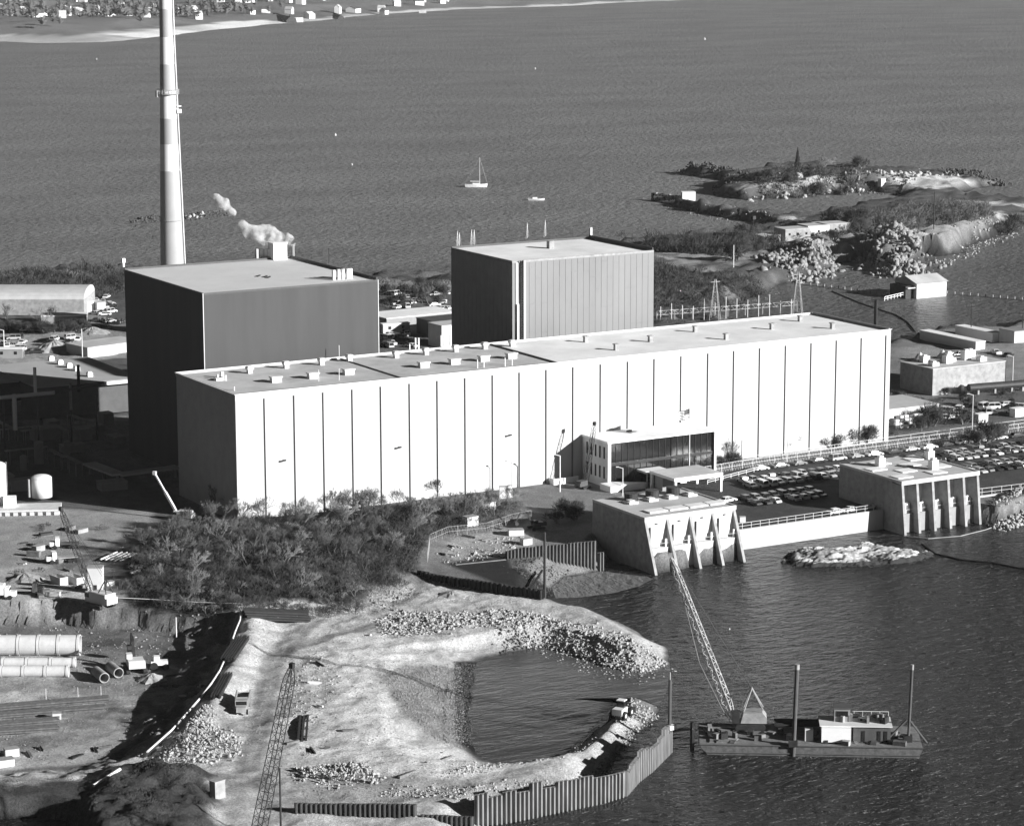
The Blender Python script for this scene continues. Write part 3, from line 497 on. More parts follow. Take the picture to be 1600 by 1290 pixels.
def flag(q):
    t = thing('flagpole', 'tall white flagpole with the American flag, in front of the office', 'flagpole', q); H_ = 19.5
    part(MB().bar(q, q+[0, 0, H_], .14, .07, n=8), 'pole', M['white'], t)
    import math as mm
    def cloth(x0, x1, z0, z1, mat_, dz=0):
        m = MB(); n = 10; V = []; th = .02
        for s_ in (th+dz, -th-dz):
            for i in range(n+1):
                u_ = x0+(x1-x0)*i/n; yy = .25*mm.sin(u_*2.4)+s_
                for z in (z0, z1): V.append((q[0]-u_*.95, q[1]+yy, q[2]+z-.12*u_))
        F_ = [(2*i, 2*i+2, 2*i+3, 2*i+1) for i in range(n)]+[(2*n+2+2*i, 2*n+2+2*i+1, 2*n+2+2*i+3, 2*n+2+2*i+2) for i in range(n)]; return m.add(V, F_)
    fl = part(MB(), 'flag', M['white'], t); w_, h_ = 4.6, 2.6; zt = H_-.2
    rd = MB(); wh = MB()
    for i in range(13):
        a = zt-h_*(i+1)/13; c = zt-h_*i/13; x0 = 2.0 if i < 7 else .1; s_ = cloth(x0, w_, a, c, None); (rd if i % 2 == 0 else wh).add(s_.v, s_.f)
    cn = cloth(.1, 2.0, zt-h_*7/13, zt, None)
    for mb, nm, k in ((rd, 'red_stripes', 'dgrey'), (wh, 'white_stripes', 'white'), (cn, 'canton', 'dark')): part(mb, nm, M[k], t)
    st = MB()
    for r_ in range(5):
        for c_ in range(6): x = .25+c_*.29; z = zt-.14-r_*.27; st.box(q[0]-x*.95-.03, q[0]-x*.95+.03, q[1]+.25*mm.sin(x*2.4)-.07, q[1]+.25*mm.sin(x*2.4)-.04, q[2]+z-.12*x, q[2]+z-.12*x+.06)
    part(st, 'stars', M['white'], t); bpy.data.objects.remove(fl)
q_ = WY(1077, 735, -16.5); flag(np.array([q_[0], -16.5, 0]))
# ================= vegetation =================
def twigs_mesh(name, segs, m):
    # segs: list of (p, q, width) -> crossed thin blades
    P = np.array([s[0] for s in segs]); Q = np.array([s[1] for s in segs]); w_ = np.array([s[2] for s in segs])[:, None]/2
    d = Q-P; d /= np.linalg.norm(d, axis=1)[:, None]+1e-9; r = np.random.default_rng(1).normal(size=P.shape); a = np.cross(d, r); a /= np.linalg.norm(a, axis=1)[:, None]+1e-9
    b = np.cross(d, a); n = len(P); V = np.stack([P+a*w_, P-a*w_*.5+b*w_*.87, P-a*w_*.5-b*w_*.87, Q], 1).reshape(-1, 3); k = np.arange(n)[:, None]*4
    F = np.concatenate([k+[0, 1, 3], k+[1, 2, 3], k+[2, 0, 3]]); return npmesh(name, V, F, m)
def bare_tree(seed, h, spread, m, stems=1, twn=3, depth=5, tw=.07):
    R = random.Random(seed); tr = MB(); segs = []
    def grow(p, d, ln, r, lv):
        q = p+d*ln
        if lv < 2: tr.bar(p, q, r, r*.68, n=5 if lv else 7)
        else: segs.append((tuple(p), tuple(q), max(tw, r*1.9)))
        if lv >= depth: return
        k = R.choice((2, 3)) if lv < 2 else twn
        for i in range(k):
            e = Vector((R.gauss(0, 1), R.gauss(0, 1), R.gauss(.35, .6))).normalized(); nd = (d*1.0+e*spread*(1 if lv else .9)).normalized(); nd.z = max(nd.z, -.1)
            grow(p+d*ln*(R.uniform(.55, 1) if i else 1), nd.normalized(), ln*R.uniform(.62, .86), r*.62, lv+1)
    for s_ in range(stems):
        a = R.uniform(0, 6.28); l = .08 if stems == 1 else .55
        grow(Vector((.25*math.cos(a)*(stems > 1), .25*math.sin(a)*(stems > 1), -.3)), Vector((l*math.cos(a), l*math.sin(a), 1)).normalized(), h*.30 if stems == 1 else h*.27, h*.028 if stems == 1 else h*.014, 0)
    return tr.mesh('trunk', M['bark']), twigs_mesh('crown', segs, m)
def evergreen(seed, h, w_, m):
    R = random.Random(seed); tr = MB().bar((0, 0, -.3), (0, 0, h*.9), h*.022, h*.006, n=6); segs = []
    for i in range(int(900)):
        z = h*(.08+.92*R.random()**1.2); rr_ = w_*(1-z/h)**.85*R.uniform(.3, 1)*(1+.2*math.sin(z*3)); a = R.uniform(0, 6.283)
        p = (rr_*math.cos(a)*.55, rr_*math.sin(a)*.55, z+.1*h*(R.random()-.3)*.5); q = (rr_*math.cos(a)*1.05, rr_*math.sin(a)*1.05, z-.03*h); segs.append((p, q, h*.03))
    return tr.mesh('trunk', M['bark']), twigs_mesh('crown', segs, m)
def dense_bush(seed, h, w_, m, n=700):
    R = random.Random(seed); segs = []; tr = MB()
    lob = [(R.gauss(0, w_*.25), R.gauss(0, w_*.25), h*R.uniform(.35, .7), R.uniform(.25, .42)*min(h, w_)) for _ in range(7)]
    for l in lob[:4]: tr.bar((0, 0, -.3), (l[0], l[1], l[2]), .07, .03, n=5)
    for i in range(n):
        l = R.choice(lob); v = Vector((R.gauss(0, 1), R.gauss(0, 1), R.gauss(0, 1))).normalized(); c = Vector(l[:3]); segs.append((c+v*l[3]*R.uniform(.3, .8), c+(v+Vector((R.gauss(0,.2), R.gauss(0,.2), .2)))*l[3]*R.uniform(.9, 1.35), h*.035))
    return tr.mesh('stem', M['bark']), twigs_mesh('crown', segs, m)
TR = [bare_tree(i, 1, .62, M[('twig', 'twigl', 'twig')[i % 3]], depth=6, twn=3, tw=.009) for i in range(5)]
SH = [bare_tree(20+i, 1, .75, M[('twig', 'twigd', 'twigl', 'twigd', 'twig', 'twigd')[i % 6]], stems=5, depth=5, twn=3, tw=.011) for i in range(6)]
EV = [evergreen(40+i, 1, .24, M['ever']) for i in range(2)]
DB = [dense_bush(60+i, 1, 1.2, M[('ever', 'twigd')[i % 2]]) for i in range(3)]
def plant(kind, i, q, h, label, group, name, cat='tree', s=1.0):
    a, b_ = kind[int(i) % len(kind)]; t = thing(name, label, cat, q, random.uniform(0, 6.28), group); t.scale = (h*s*random.uniform(.85, 1.15), h*s*random.uniform(.85, 1.15), h)
    link('trunk' if cat == 'tree' else 'stem', a, t); link('crown', b_, t); return t
def inpoly(poly, n, sd=0, z=0.0, edge=0.0):
    P = pix(poly, z); R = np.random.default_rng(sd); lo, hi = P.min(0), P.max(0); out = []
    while len(out) < n:
        c = lo+(hi-lo)*R.random((4000, 2)); s = sdp(c[:, 0], c[:, 1], P); out += list(c[s > edge])
    return np.array(out[:n])
TH = [(205, 940), (200, 885), (235, 835), (300, 815), (400, 812), (600, 800), (800, 786), (825, 795), (770, 812), (665, 850), (650, 885), (600, 915), (530, 948), (380, 952), (250, 945)]
P_ = inpoly(TH, 285, 3, 1.0); hz = height(P_[:, 0], P_[:, 1])
for i, (p, z) in enumerate(zip(P_, hz)):
    u_ = random.random()
    if i % 9 == 0: plant(TR, i, (p[0], p[1], z), random.uniform(5.5, 9.5), 'leafless tree among the thicket in front of the long white hall', 'leafless trees in the thicket', 'bare_tree')
    else: plant(SH, i, (p[0], p[1], z), random.uniform(3.2, 5.6), 'leafless bush packed in the thicket in front of the long white hall', 'leafless bushes in the thicket', 'bush', 'bush')
def undergrowth(name, poly, n, h0, m, z=1.0, sd=1, label='', w_=.10, ln=1.0):
    P = inpoly(poly, n, sd, z); zz = height(P[:, 0], P[:, 1]); R = np.random.default_rng(sd+5); a = np.c_[P, zz-.1]; d = R.normal(size=(n, 3))*[.6, .6, .3]+[0, 0, .8]; d /= np.linalg.norm(d, axis=1)[:, None]
    cl = np.clip(.5+fbm(P[:, 0], P[:, 1], 5, sd)*1.3, .12, 1.2)[:, None]; st = a+[0, 0, 1]*(R.random((n, 1))*h0*cl*.6); q = st+d*h0*cl*R.uniform(.35, .9, (n, 1))
    o = link(name, twigs_mesh(name, list(zip(st, q, np.full(n, w_))), m), None, label, 'undergrowth', kind='stuff'); return o
undergrowth('undergrowth', TH, 26000, 2.2, M['twigd'], sd=31, label='dark shaded scrub low in the thicket in front of the long white hall', w_=.10)
undergrowth('undergrowth', TH, 18000, 2.6, M['twig'], label='tangled grey undergrowth beneath the thicket in front of the long white hall', w_=.09)
undergrowth('undergrowth', [(540, 955), (600, 915), (650, 885), (672, 905), (640, 925), (580, 945)], 3500, 1.0, M['twigl'], sd=7, label='dry grass on the bank at the right end of the thicket', w_=.07)
undergrowth('undergrowth', [(0, 1215), (160, 1208), (240, 1200), (330, 1218), (345, 1300), (0, 1300)], 9000, 1.1, M['twig'], -1, 9, label='low brush on the mound at the bottom left corner', w_=.06)
undergrowth('undergrowth', [(-20, 430), (200, 422), (200, 452), (130, 470), (-20, 450)], 9000, 5, M['twigd'], sd=11, label='dark brush along the shore behind the white hangar', w_=.3)
undergrowth('undergrowth', [(590, 440), (704, 440), (704, 450), (590, 452)], 2500, 2, M['twigl'], sd=12, label='pale reeds along the shore between the two towers', w_=.25)
undergrowth('undergrowth', [(1010, 378), (1200, 372), (1230, 385), (1130, 396), (1010, 392)], 9000, 6.5, M['twigd'], sd=13, label='dark brush along the shore right of the grey tower', w_=.35)
undergrowth('undergrowth', [(1022, 405), (1090, 425), (1190, 430), (1210, 450), (1130, 470), (1022, 480)], 12000, 3.2, M['twigd'], sd=14, label='scrub on the slope right of the grey tower', w_=.3)
undergrowth('undergrowth', [(1320, 345), (1420, 318), (1540, 325), (1560, 345), (1460, 368), (1380, 372), (1320, 372)], 13000, 4.5, M['twig'], sd=15, label='scrub covering the quarry headland', w_=.35)
undergrowth('undergrowth', [(1170, 276), (1250, 266), (1340, 272), (1370, 280), (1320, 290), (1200, 291)], 6500, 4.5, M['twigd'], 4, 16, label='dark scrub covering the rocky island', w_=.45)
undergrowth('undergrowth', [(1030, 445), (1130, 470), (1120, 500), (1026, 505)], 6000, 1.5, M['twig'], sd=17, label='weeds around the substation behind the white hall', w_=.2)
def one(kind, i, a, c, h, lab, name='bare_tree', cat='tree', grp=None, s=1.0): q = G(a, c); return plant(kind, i, q, h, lab, grp, name, cat, s)
one(TR, 0, 645, 476, 13, 'tall leafless tree between the two towers, the left of its pair', s=.9); one(TR, 3, 672, 478, 15, 'tall leafless tree between the two towers, the right of its pair', s=.9)
one(TR, 1, 66, 508, 11, 'leafless tree in front of the white hangar, biggest of its three'); one(TR, 2, 10, 505, 9.5, 'leafless tree at the left picture edge below the hangar'); one(TR, 4, 88, 500, 9, 'slim leafless tree in front of the hangar beside the small shed')
one(SH, 1, 182, 510, 8, 'round leafless bush beside the dark tower wall', 'bush', 'bush')
for a, c in ((55,428),(70,432),(90,430),(40,437),(110,437),(175,436),(190,432),(150,440)): one(SH, int(a), a, c, random.uniform(7, 10), 'hazy shore tree behind the white hangar', grp='shore trees behind the hangar')
one(TR, 2, 984, 388, 11, 'leafless tree behind the roof edge of the grey tower')
for i, (a, c, h) in enumerate([(1035,390,7),(1060,388,8),(1100,385,6),(1140,383,8),(1160,388,9),(1175,392,8),(1150,405,9),(1190,378,8),(1050,392,6),(1085,390,6),(1165,372,7)]): one(SH if i % 2 else DB, i, a, c, h, 'dark shoreline tree right of the grey tower', grp='shoreline trees right of the tower')
for i, (a, c, h) in enumerate([(1345,365,12),(1360,358,13),(1380,360,15),(1395,355,14),(1410,362,15),(1425,350,12),(1440,345,11),(1395,372,13),(1375,378,12),(1412,376,11),(1430,368,12),(1455,340,9),(1475,342,8),(1500,348,9),(1520,355,8),(1535,362,8),(1550,358,8),(1330,352,8),(1450,330,9),(1350,345,9),(1480,325,7)]): one((TR, SH)[i % 2], i, a, c, h, 'leafless tree on the quarry headland', grp='trees on the quarry headland')
for i, (a, c, h) in enumerate([(1300,350,7),(1315,352,8),(1330,347,7),(1345,350,8),(1288,374,5),(1275,376,5),(1262,378,5),(1245,380,6),(1300,376,5),(1578,352,8),(1592,348,9),(1566,352,6)]): one(DB, i, a, c, h, 'dark bushy evergreen near the low sheds on the headland', 'bush', 'bush', 'dark evergreens near the headland sheds', 1.3)
one(EV, 0, 1246, 268, 13, 'pointed dark evergreen on the top of the rocky island', 'pine_tree'); one(TR, 4, 1285, 268, 15, 'round leafless tree on the rocky island', s=1.3)
for i, a in enumerate((1190,1205,1220,1235,1262,1275,1300,1315,1330,1345,1180)): one(DB if i % 2 else SH, i, a, 283-abs(a-1260)*.05, random.uniform(6, 9), 'scrubby tree on the rocky island', grp='scrubby trees on the island')
for i, (a, c, h) in enumerate([(1330,692,5),(1345,690,6),(1322,694,5),(1355,692,4),(1338,693,5.5),(1300,699,4),(1305,698,3),(1385,686,3.5),(1138,727,3.5),(1148,725,3.5),(1125,729,3)]): one(DB, i, a, c, h, 'dark evergreen shrub planted along the foot of the white hall', 'bush', 'bush', 'evergreen shrubs along the hall')
for a, c, h in ((1228,705,6),(1252,702,7),(1278,700,6),(1135,722,9)): one(TR, a, a, c, h, 'young leafless tree planted along the foot of the white hall', grp='young trees along the hall')
for i, (a, c, h) in enumerate([(1455,665,6),(1470,662,6),(1448,668,4),(1505,662,5),(1478,655,4),(1440,672,3.5),(1545,690,6),(1535,696,5),(1552,688,5)]): one(DB if i != 4 else TR, i, a, c, h, 'dark shrub at the right end of the hall beside the car park fence', 'bush', 'bush', 'shrubs right of the hall')
for a, c, h in ([(300+i*17+random.uniform(-6, 6), 806-i*.6+random.uniform(-3, 22), random.uniform(7, 10.5)) for i in range(30)]+[(250+i*28+random.uniform(-8, 8), random.uniform(835, 900), random.uniform(7, 10)) for i in range(14)]+[(520,790,8),(552,800,9),(563,803,9.5),(575,800,8.5),(685,775,8),(718,812,9.5),(745,800,8),(755,790,7),(770,795,7),(800,785,6),(433,905,9),(520,870,8),(375,800,7),(355,840,8),(300,830,8)]): one(TR, a, a, c, h, 'taller leafless tree standing out of the thicket against the white wall', grp='taller thicket trees')
for i, (a, c, h) in enumerate([(880,800,3.5),(890,806,4),(900,812,4),(905,800,3),(870,815,3)]): one(DB, i, a, c, h, 'dark shrub left of the nearer pump house', 'bush', 'bush', 'shrubs left of the pump house')
for i in range(16): one(DB, i, 4+i*8.3, 520-abs(i-8)*.4, random.uniform(3, 4.6), 'dark hedge bush in front of the white hangar', 'bush', 'bush', 'dark bushes in front of the hangar', 1.4)
# ================= rocks =================
import bmesh
RB = []
for i in range(6):
    bm = bmesh.new(); bmesh.ops.create_icosphere(bm, subdivisions=1, radius=1); R = random.Random(i)
    pl = [(Vector((R.gauss(0,1), R.gauss(0,1), R.gauss(0,1))).normalized(), R.uniform(.35, .7)) for _ in range(9)]
    for v in bm.verts:
        for nrm, dd in pl:
            k = v.co.dot(nrm)
            if k > dd: v.co -= nrm*(k-dd)
        v.co *= R.uniform(.92, 1.08)
    RB.append((np.array([v.co[:] for v in bm.verts]), np.array([[v.index for v in f.verts] for f in bm.faces]))); bm.free()
def rocks(name, poly, n, s0, s1, m, label, z=-1.0, sd=1, lift=0.0, cat='rubble', edge=0.0, hump=0.0, kind='stuff'):
    P = inpoly(poly, n, sd, z, edge); R = np.random.default_rng(sd); js = max(.5, s1*.45); P = P+R.normal(size=P.shape)*js*(R.random((n, 1)) < .35)*R.choice([1, 1, 2.5], (n, 1)); zz = height(P[:, 0], P[:, 1]); V = []; Fs = []; o_ = 0
    e_ = np.clip(0+sdp(P[:, 0], P[:, 1], pix(poly, z)), 0, 99)
    for i in range(n):
        bv, bf = RB[R.integers(6)]; s = (s0+(s1-s0)*R.random()**2.6)*.85; q, _ = np.linalg.qr(R.normal(size=(3, 3))); v = (bv*[1, R.uniform(.6, 1), R.uniform(.5, .9)])@q*s/2
        V.append(v+[P[i, 0], P[i, 1], max(zz[i], SEA-.3)-s*.12+lift*R.random()+min(hump, e_[i]*.55)*R.uniform(.6, 1)+s*.15]); Fs.append(bf+o_); o_ += len(bv)
    return link(name, npmesh(name, np.concatenate(V), np.concatenate(Fs), m), None, label, cat, kind=kind)
rocks('rubble', [(585, 972), (640, 955), (700, 965), (790, 955), (870, 968), (950, 990), (1040, 1018), (1046, 1036), (1000, 1052), (940, 1042), (895, 1025), (850, 1008), (800, 985), (740, 982), (660, 995), (600, 995)], 5200, .35, 1.7, M['rock'], 'pale boulders along the upper breakwater spur of the lagoon', -2, 1)
rocks('rubble', [(820, 1000), (900, 1018), (960, 1040), (1000, 1056), (1040, 1046), (1040, 1056), (990, 1066), (930, 1050), (880, 1036), (840, 1022), (785, 1018), (780, 1000)], 900, .4, 1.5, M['rockd'], 'wet dark rocks at the waterline below the upper breakwater spur', -4, 2)
rocks('rubble', [(600, 1060), (640, 1045), (720, 1033), (725, 1100), (722, 1160), (680, 1150), (620, 1110)], 8500, .22, .6, M['rockm'], 'grey cobbles on the slope of the lagoon beach', -3, 3)
rocks('rubble', [(710, 1036), (745, 1034), (742, 1060), (738, 1110), (745, 1160), (720, 1160), (712, 1100)], 2600, .25, .8, M['rockd'], 'wet dark cobbles along the lagoon waterline', -4, 4)
rocks('rubble', [(955, 1100), (985, 1092), (1030, 1104), (1022, 1118), (1000, 1135), (985, 1130), (960, 1128)], 380, .4, 1.5, M['rock'], 'pale boulders at the tip of the causeway beside the loader', -3, 5)
rocks('rubble', [(940, 1118), (900, 1160), (870, 1183), (800, 1198), (760, 1195), (700, 1215), (700, 1225), (790, 1208), (880, 1194), (925, 1160)], 800, .3, 1.0, M['rock'], 'pale rocks along the lagoon side of the causeway', -3, 6)
rocks('rubble', [(985, 1128), (1000, 1140), (960, 1180), (930, 1215), (900, 1225), (870, 1240), (870, 1225), (920, 1205), (950, 1170)], 520, .4, 1.3, M['rockm'], 'grey boulders between the causeway and the tall sheet piles', -3, 7)
rocks('rubble', [(590, 1243), (640, 1236), (730, 1236), (800, 1225), (930, 1212), (925, 1225), (800, 1245), (740, 1258), (600, 1252)], 1000, .3, 1.1, M['rock'], 'pale rocks heaped behind the sheet pile wall', -2.5, 8)
rocks('rubble', [(460, 1208), (500, 1200), (570, 1198), (595, 1215), (590, 1230), (520, 1232), (470, 1228)], 480, .5, 1.6, M['rock'], 'boulder heap between the beach and the sheet piles', -2, 9, hump=1.2)
rocks('rubble', [(240, 1185), (270, 1150), (310, 1110), (335, 1115), (345, 1140), (380, 1155), (375, 1178), (320, 1188), (270, 1190)], 1100, .4, 1.5, M['rock'], 'bright rubble heap beside the curved trench rail', -1, 10, hump=2.0)
rocks('rubble', [(440, 1040), (500, 1020), (535, 1060), (510, 1110), (470, 1150), (440, 1120)], 700, .25, 1.0, M['rock'], 'scattered rocks on the sand right of the lattice boom', -1.5, 12)
rocks('rubble', [(560, 955), (590, 930), (650, 915), (640, 930), (600, 950)], 160, .5, 1.6, M['rockm'], 'boulders at the foot of the thicket bank', -1, 13)
rocks('rubble', [(800, 895), (940, 890), (930, 902), (880, 912), (858, 930), (845, 935), (800, 912)], 700, .4, 1.2, M['rockd'], 'dark rocks at the foot of the middle sheet piling', -3.5, 14)
rocks('rubble', [(1540, 812), (1570, 790), (1620, 778), (1640, 800), (1600, 812), (1565, 822)], 420, .7, 2.6, M['rock'], 'boulders on the shore at the right edge below the car park', -3, 15, hump=1.5)
rocks('rubble', [(1190, 408), (1230, 398), (1300, 400), (1312, 412), (1290, 424), (1245, 436), (1225, 430)], 900, 1.0, 6.5, M['rockm'], 'pale boulder slope below the quarry road', -2, 16, lift=0)
rocks('rubble', [(1350, 392), (1375, 372), (1415, 372), (1442, 392), (1446, 412), (1400, 418), (1365, 414)], 900, 1.2, 7.5, M['rockm'], 'great round heap of boulders at the quarry waterline', 0, 17, hump=7)
rocks('rubble', [(1450, 395), (1500, 380), (1520, 355), (1560, 345), (1590, 350), (1545, 370), (1510, 390), (1470, 400)], 500, .9, 3.0, M['rock'], 'boulders below the far end of the quarry cliff', 0, 18)
rocks('rubble', [(1150, 470), (1210, 440), (1225, 448), (1190, 462), (1150, 480)], 250, .6, 2.0, M['rockm'], 'rocks lining the narrow channel behind the white hall', -2, 19)
rocks('rubble', [(1062, 269), (1110, 266), (1165, 272), (1150, 279), (1110, 277)], 420, 1.2, 5, M['rockd'], 'black reef rocks at the left end of the island', SEA, 20, lift=1.2)
rocks('rubble', [(1480, 277), (1530, 283), (1575, 287), (1572, 291), (1530, 292), (1490, 288)], 420, 1.2, 4.5, M['rockd'], 'black reef rocks at the right end of the island', SEA, 21, lift=1.2)
rocks('rubble', [(1120, 290), (1160, 284), (1180, 294), (1150, 304), (1108, 303)], 240, 1.2, 4, M['rockd'], 'dark rocks on the near left shore of the island', SEA, 22)
rocks('rubble', [(1250, 301), (1310, 295), (1400, 285), (1430, 300), (1400, 306), (1330, 300), (1260, 308)], 350, 1.0, 4, M['rockd'], 'dark rocks along the near shore of the island', SEA, 23)
rocks('rubble', [(1160, 302), (1230, 292), (1330, 290), (1400, 278), (1480, 275), (1500, 283), (1420, 290), (1300, 300), (1170, 308)], 260, 1.2, 8, M['rock'], 'pale granite rocks on the island shore', -2, 24)
rocks('rubble', [(195, 348), (215, 340), (255, 335), (345, 332), (358, 336), (330, 342), (280, 346), (215, 351)], 330, .8, 3.4, M['rockd'], 'low dark reef of rocks in the bay behind the stack', SEA, 25, lift=.8)
rocks('rubble', [(288, 336), (315, 331), (318, 342), (292, 343)], 14, 2, 4.5, M['rock'], 'a few pale boulders on the reef behind the stack', SEA, 26, lift=1.2)
rocks('rubble', [(1032, 316), (1100, 333), (1190, 349), (1195, 355), (1100, 340), (1030, 320)], 500, .8, 2.4, M['rockd'], 'dark stones along the near side of the long breakwater', -3.5, 27)
rocks('rubble', [(1060, 314), (1150, 330), (1210, 337), (1210, 341), (1140, 337), (1060, 319)], 260, .8, 2.4, M['rock'], 'pale stones on the crest of the long breakwater', -1, 28)
rocks('rubble', [(680, 865), (760, 845), (830, 825), (845, 835), (780, 870), (700, 885)], 320, .3, 1.5, M['rock'], 'broken stone and spoil behind the chain link fence', 0, 29)
rocks('rubble', [(-20, 960), (350, 972), (330, 1010), (-20, 1012)], 400, .3, 1.2, M['rockm'], 'loose stones on the excavation face', -2, 30)
rocks('gravel', [(385, 985), (470, 972), (640, 925), (860, 950), (1030, 1010), (900, 1000), (740, 990), (640, 1030), (600, 1100), (640, 1190), (870, 1195), (900, 1220), (740, 1252), (460, 1262), (330, 1215), (300, 1190), (390, 1120)], 9000, .10, .55, M['rockm'], 'small stones strewn over the pale construction sand', -2, 51)
rocks('gravel', [(-20, 1000), (180, 1010), (300, 1085), (240, 1150), (150, 1190), (-20, 1200)], 3500, .10, .6, M['rockm'], 'small stones strewn over the excavation floor', -4, 52)
rocks('gravel', [(-20, 850), (130, 800), (240, 815), (190, 860), (160, 930), (-20, 940)], 2200, .12, .6, M['rockm'], 'small stones strewn over the yard left of the thicket', 0, 53)
def outcrop(name, lab, c, a, b_, h, ang, sd):
    n = 260; U, V_ = np.meshgrid(np.linspace(-1.15, 1.15, n), np.linspace(-1.15, 1.15, n)); r = np.sqrt(U**2+V_**2)*(1+.25*fbm(U*9, V_*9, 4, sd)); X = U*a; Y = V_*b_
    base = sm((1.02-r)/.38)*h*(.75+.35*vnoise(X, Y, 9, sd)); q_ = fbm(X*.45+Y*.3, Y*1.5-X*.25, 3.2, sd+1, 4); lay = (np.floor(q_*4)/4*.5+q_*.5)*1.5+fbm(X, Y, 1.6, sd+3, 4)*.5; Z = base+lay*sm((1.05-r)/.2)-(r > 1)*2-1.0
    ca, sa = math.cos(ang), math.sin(ang); P = np.stack([c[0]+X*ca-Y*sa, c[1]+X*sa+Y*ca, SEA+Z], -1).reshape(-1, 3); I = np.arange(n*n).reshape(n, n); F_ = np.stack([I[:-1, :-1], I[:-1, 1:], I[1:, 1:], I[1:, :-1]], -1).reshape(-1, 4)
    F_ = F_[P[F_][:, :, 2].max(1) > SEA-.8]
    m = bpy.data.materials.new('layered_granite'); m.use_nodes = True; t = m.node_tree; b = t.nodes['Principled BSDF']; b.inputs['Roughness'].default_value = .95; at = t.nodes.new('ShaderNodeAttribute'); at.attribute_name = 'albedo'; t.links.new(at.outputs['Fac'], b.inputs['Base Color'])
    me = npmesh(name, P, F_, m); al = .33*np.clip(1+1.3*fbm(X*.3+Y*.3, Y*1.6-X*.3, 2, sd+9)+.6*fbm(X, Y, .9, sd+11), .12, 1.7); al = np.where(Z < .9+.5*vnoise(X, Y, 2, 5), .03, al); at = me.attributes.new('albedo', 'FLOAT', 'POINT'); at.data.foreach_set('value', al.ravel().astype(np.float32)); link(name, me, None, lab, 'rock')
q = W(1335, 872, SEA); outcrop('rock_outcrop', 'large layered granite outcrop in the water between the two pump houses', q, 21, 8.5, 3.4, math.radians(-22), 33)
# ================= cars =================
PAINT = {k: mat('car_paint_'+k, v, .3, .05, 1, spec=.5) for k, v in dict(white=.75, silver=.42, grey=.18, dark=.035, tan=.3, black=.015).items()}
def car_meshes(kind):
    L_, B_ = dict(sedan=(5.0, 1.85), wagon=(5.0, 1.85), compact=(4.2, 1.7), pickup=(5.3, 1.95), van=(5.0, 1.95))[kind]; x0, x1 = -L_/2, L_/2; hb = B_/2
    b = MB()
    lo = [(x0, .35), (x0+.05, .78), (x0+.2, .88), (x1-1.3, .90), (x1-.15, .76), (x1, .55), (x1-.02, .32)]
    if kind == 'van': lo = [(x0, .35), (x0, 1.05), (x1-.8, 1.08), (x1-.1, .85), (x1, .35)]
    def shell(prof, w0, w1):
        n = len(prof); zmx = max(z for _, z in prof); V = []
        for s_ in (-1, 1):
            for x, z in prof: V.append((x, s_*hb*(w0 if z < zmx-.2 else w1), z))
        b.add(V, [tuple(range(n)), tuple(range(2*n-1, n-1, -1))]+[(i, n+i, n+(i+1) % n, (i+1) % n) for i in range(n)])
    shell(lo, 1, .96)
    gr = dict(sedan=(-1.75, -1.15, .65, 1.35), wagon=(-2.35, -2.1, .65, 1.4), compact=(-1.7, -1.2, .35, 1.15), pickup=(-.7, -.45, .65, 1.25), van=(-2.45, -2.35, 1.0, 1.75))[kind]
    g = MB(); zt = 1.95 if kind == 'van' else (1.62 if kind == 'pickup' else 1.40); zb = 1.0 if kind == 'van' else .85; w_ = hb*.92; wt = hb*.76
    r0, r1_, r2_, r3 = gr; V = [(r0, -w_, zb), (r3, -w_, zb), (r3, w_, zb), (r0, w_, zb), (r1_, -wt, zt-.06), (r2_, -wt, zt-.06), (r2_, wt, zt-.06), (r1_, wt, zt-.06)]
    g.add(V, [(0,3,2,1), (4,5,6,7), (0,1,5,4), (1,2,6,5), (2,3,7,6), (3,0,4,7)])
    b.box(r1_-.03, r2_+.03, -wt-.03, wt+.03, zt-.06, zt)
    for x in (r1_, (r1_+r2_)/2, r2_):
        for s_ in (-1, 1): b.bar((x+(r0-r1_)*.6*(x == r1_)+(r3-r2_)*.6*(x == r2_), s_*(w_-.01), zb+.1), (x, s_*(wt+.01), zt-.05), .05, n=4)
    if kind == 'pickup': b.box(x0+.1, -.75, -hb, -hb+.12, .85, 1.15).box(x0+.1, -.75, hb-.12, hb, .85, 1.15).box(x0, x0+.12, -hb, hb, .85, 1.15)
    b.box(x1-.04, x1+.1, -hb*.95, hb*.95, .38, .55).box(x0-.1, x0+.04, -hb*.95, hb*.95, .38, .55)
    wh = MB().bar((0, -.11, 0), (0, .11, 0), .34, n=12); return b, g, wh, [(x0+.95, -hb+.1), (x0+.95, hb-.1), (x1-.95, -hb+.1), (x1-.95, hb-.1)]
CT = {}
def car(kind, paint, q, rz, label, group):
    if (kind, paint) not in CT:
        b, g, wh, wp = car_meshes(kind); CT[kind, paint] = (b.mesh('body', PAINT[paint]), g.mesh('windows', M['glass']), wh.mesh('wheel', M['tyre']), wp)
    b, g, wh, wp = CT[kind, paint]; t = thing({'sedan': 'parked_car', 'wagon': 'parked_wagon', 'compact': 'parked_car', 'pickup': 'pickup_truck', 'van': 'parked_van'}[kind], label, 'van' if kind == 'van' else 'pickup truck' if kind == 'pickup' else 'car', q, rz, group)
    link('body', b, t); link('windows', g, t)
    for x, y in wp: link('wheel', wh, t, loc=(x, y, .34))
    return t
KN = dict(sedan='sedan', wagon='station wagon', compact='compact car', pickup='pickup truck', van='van')
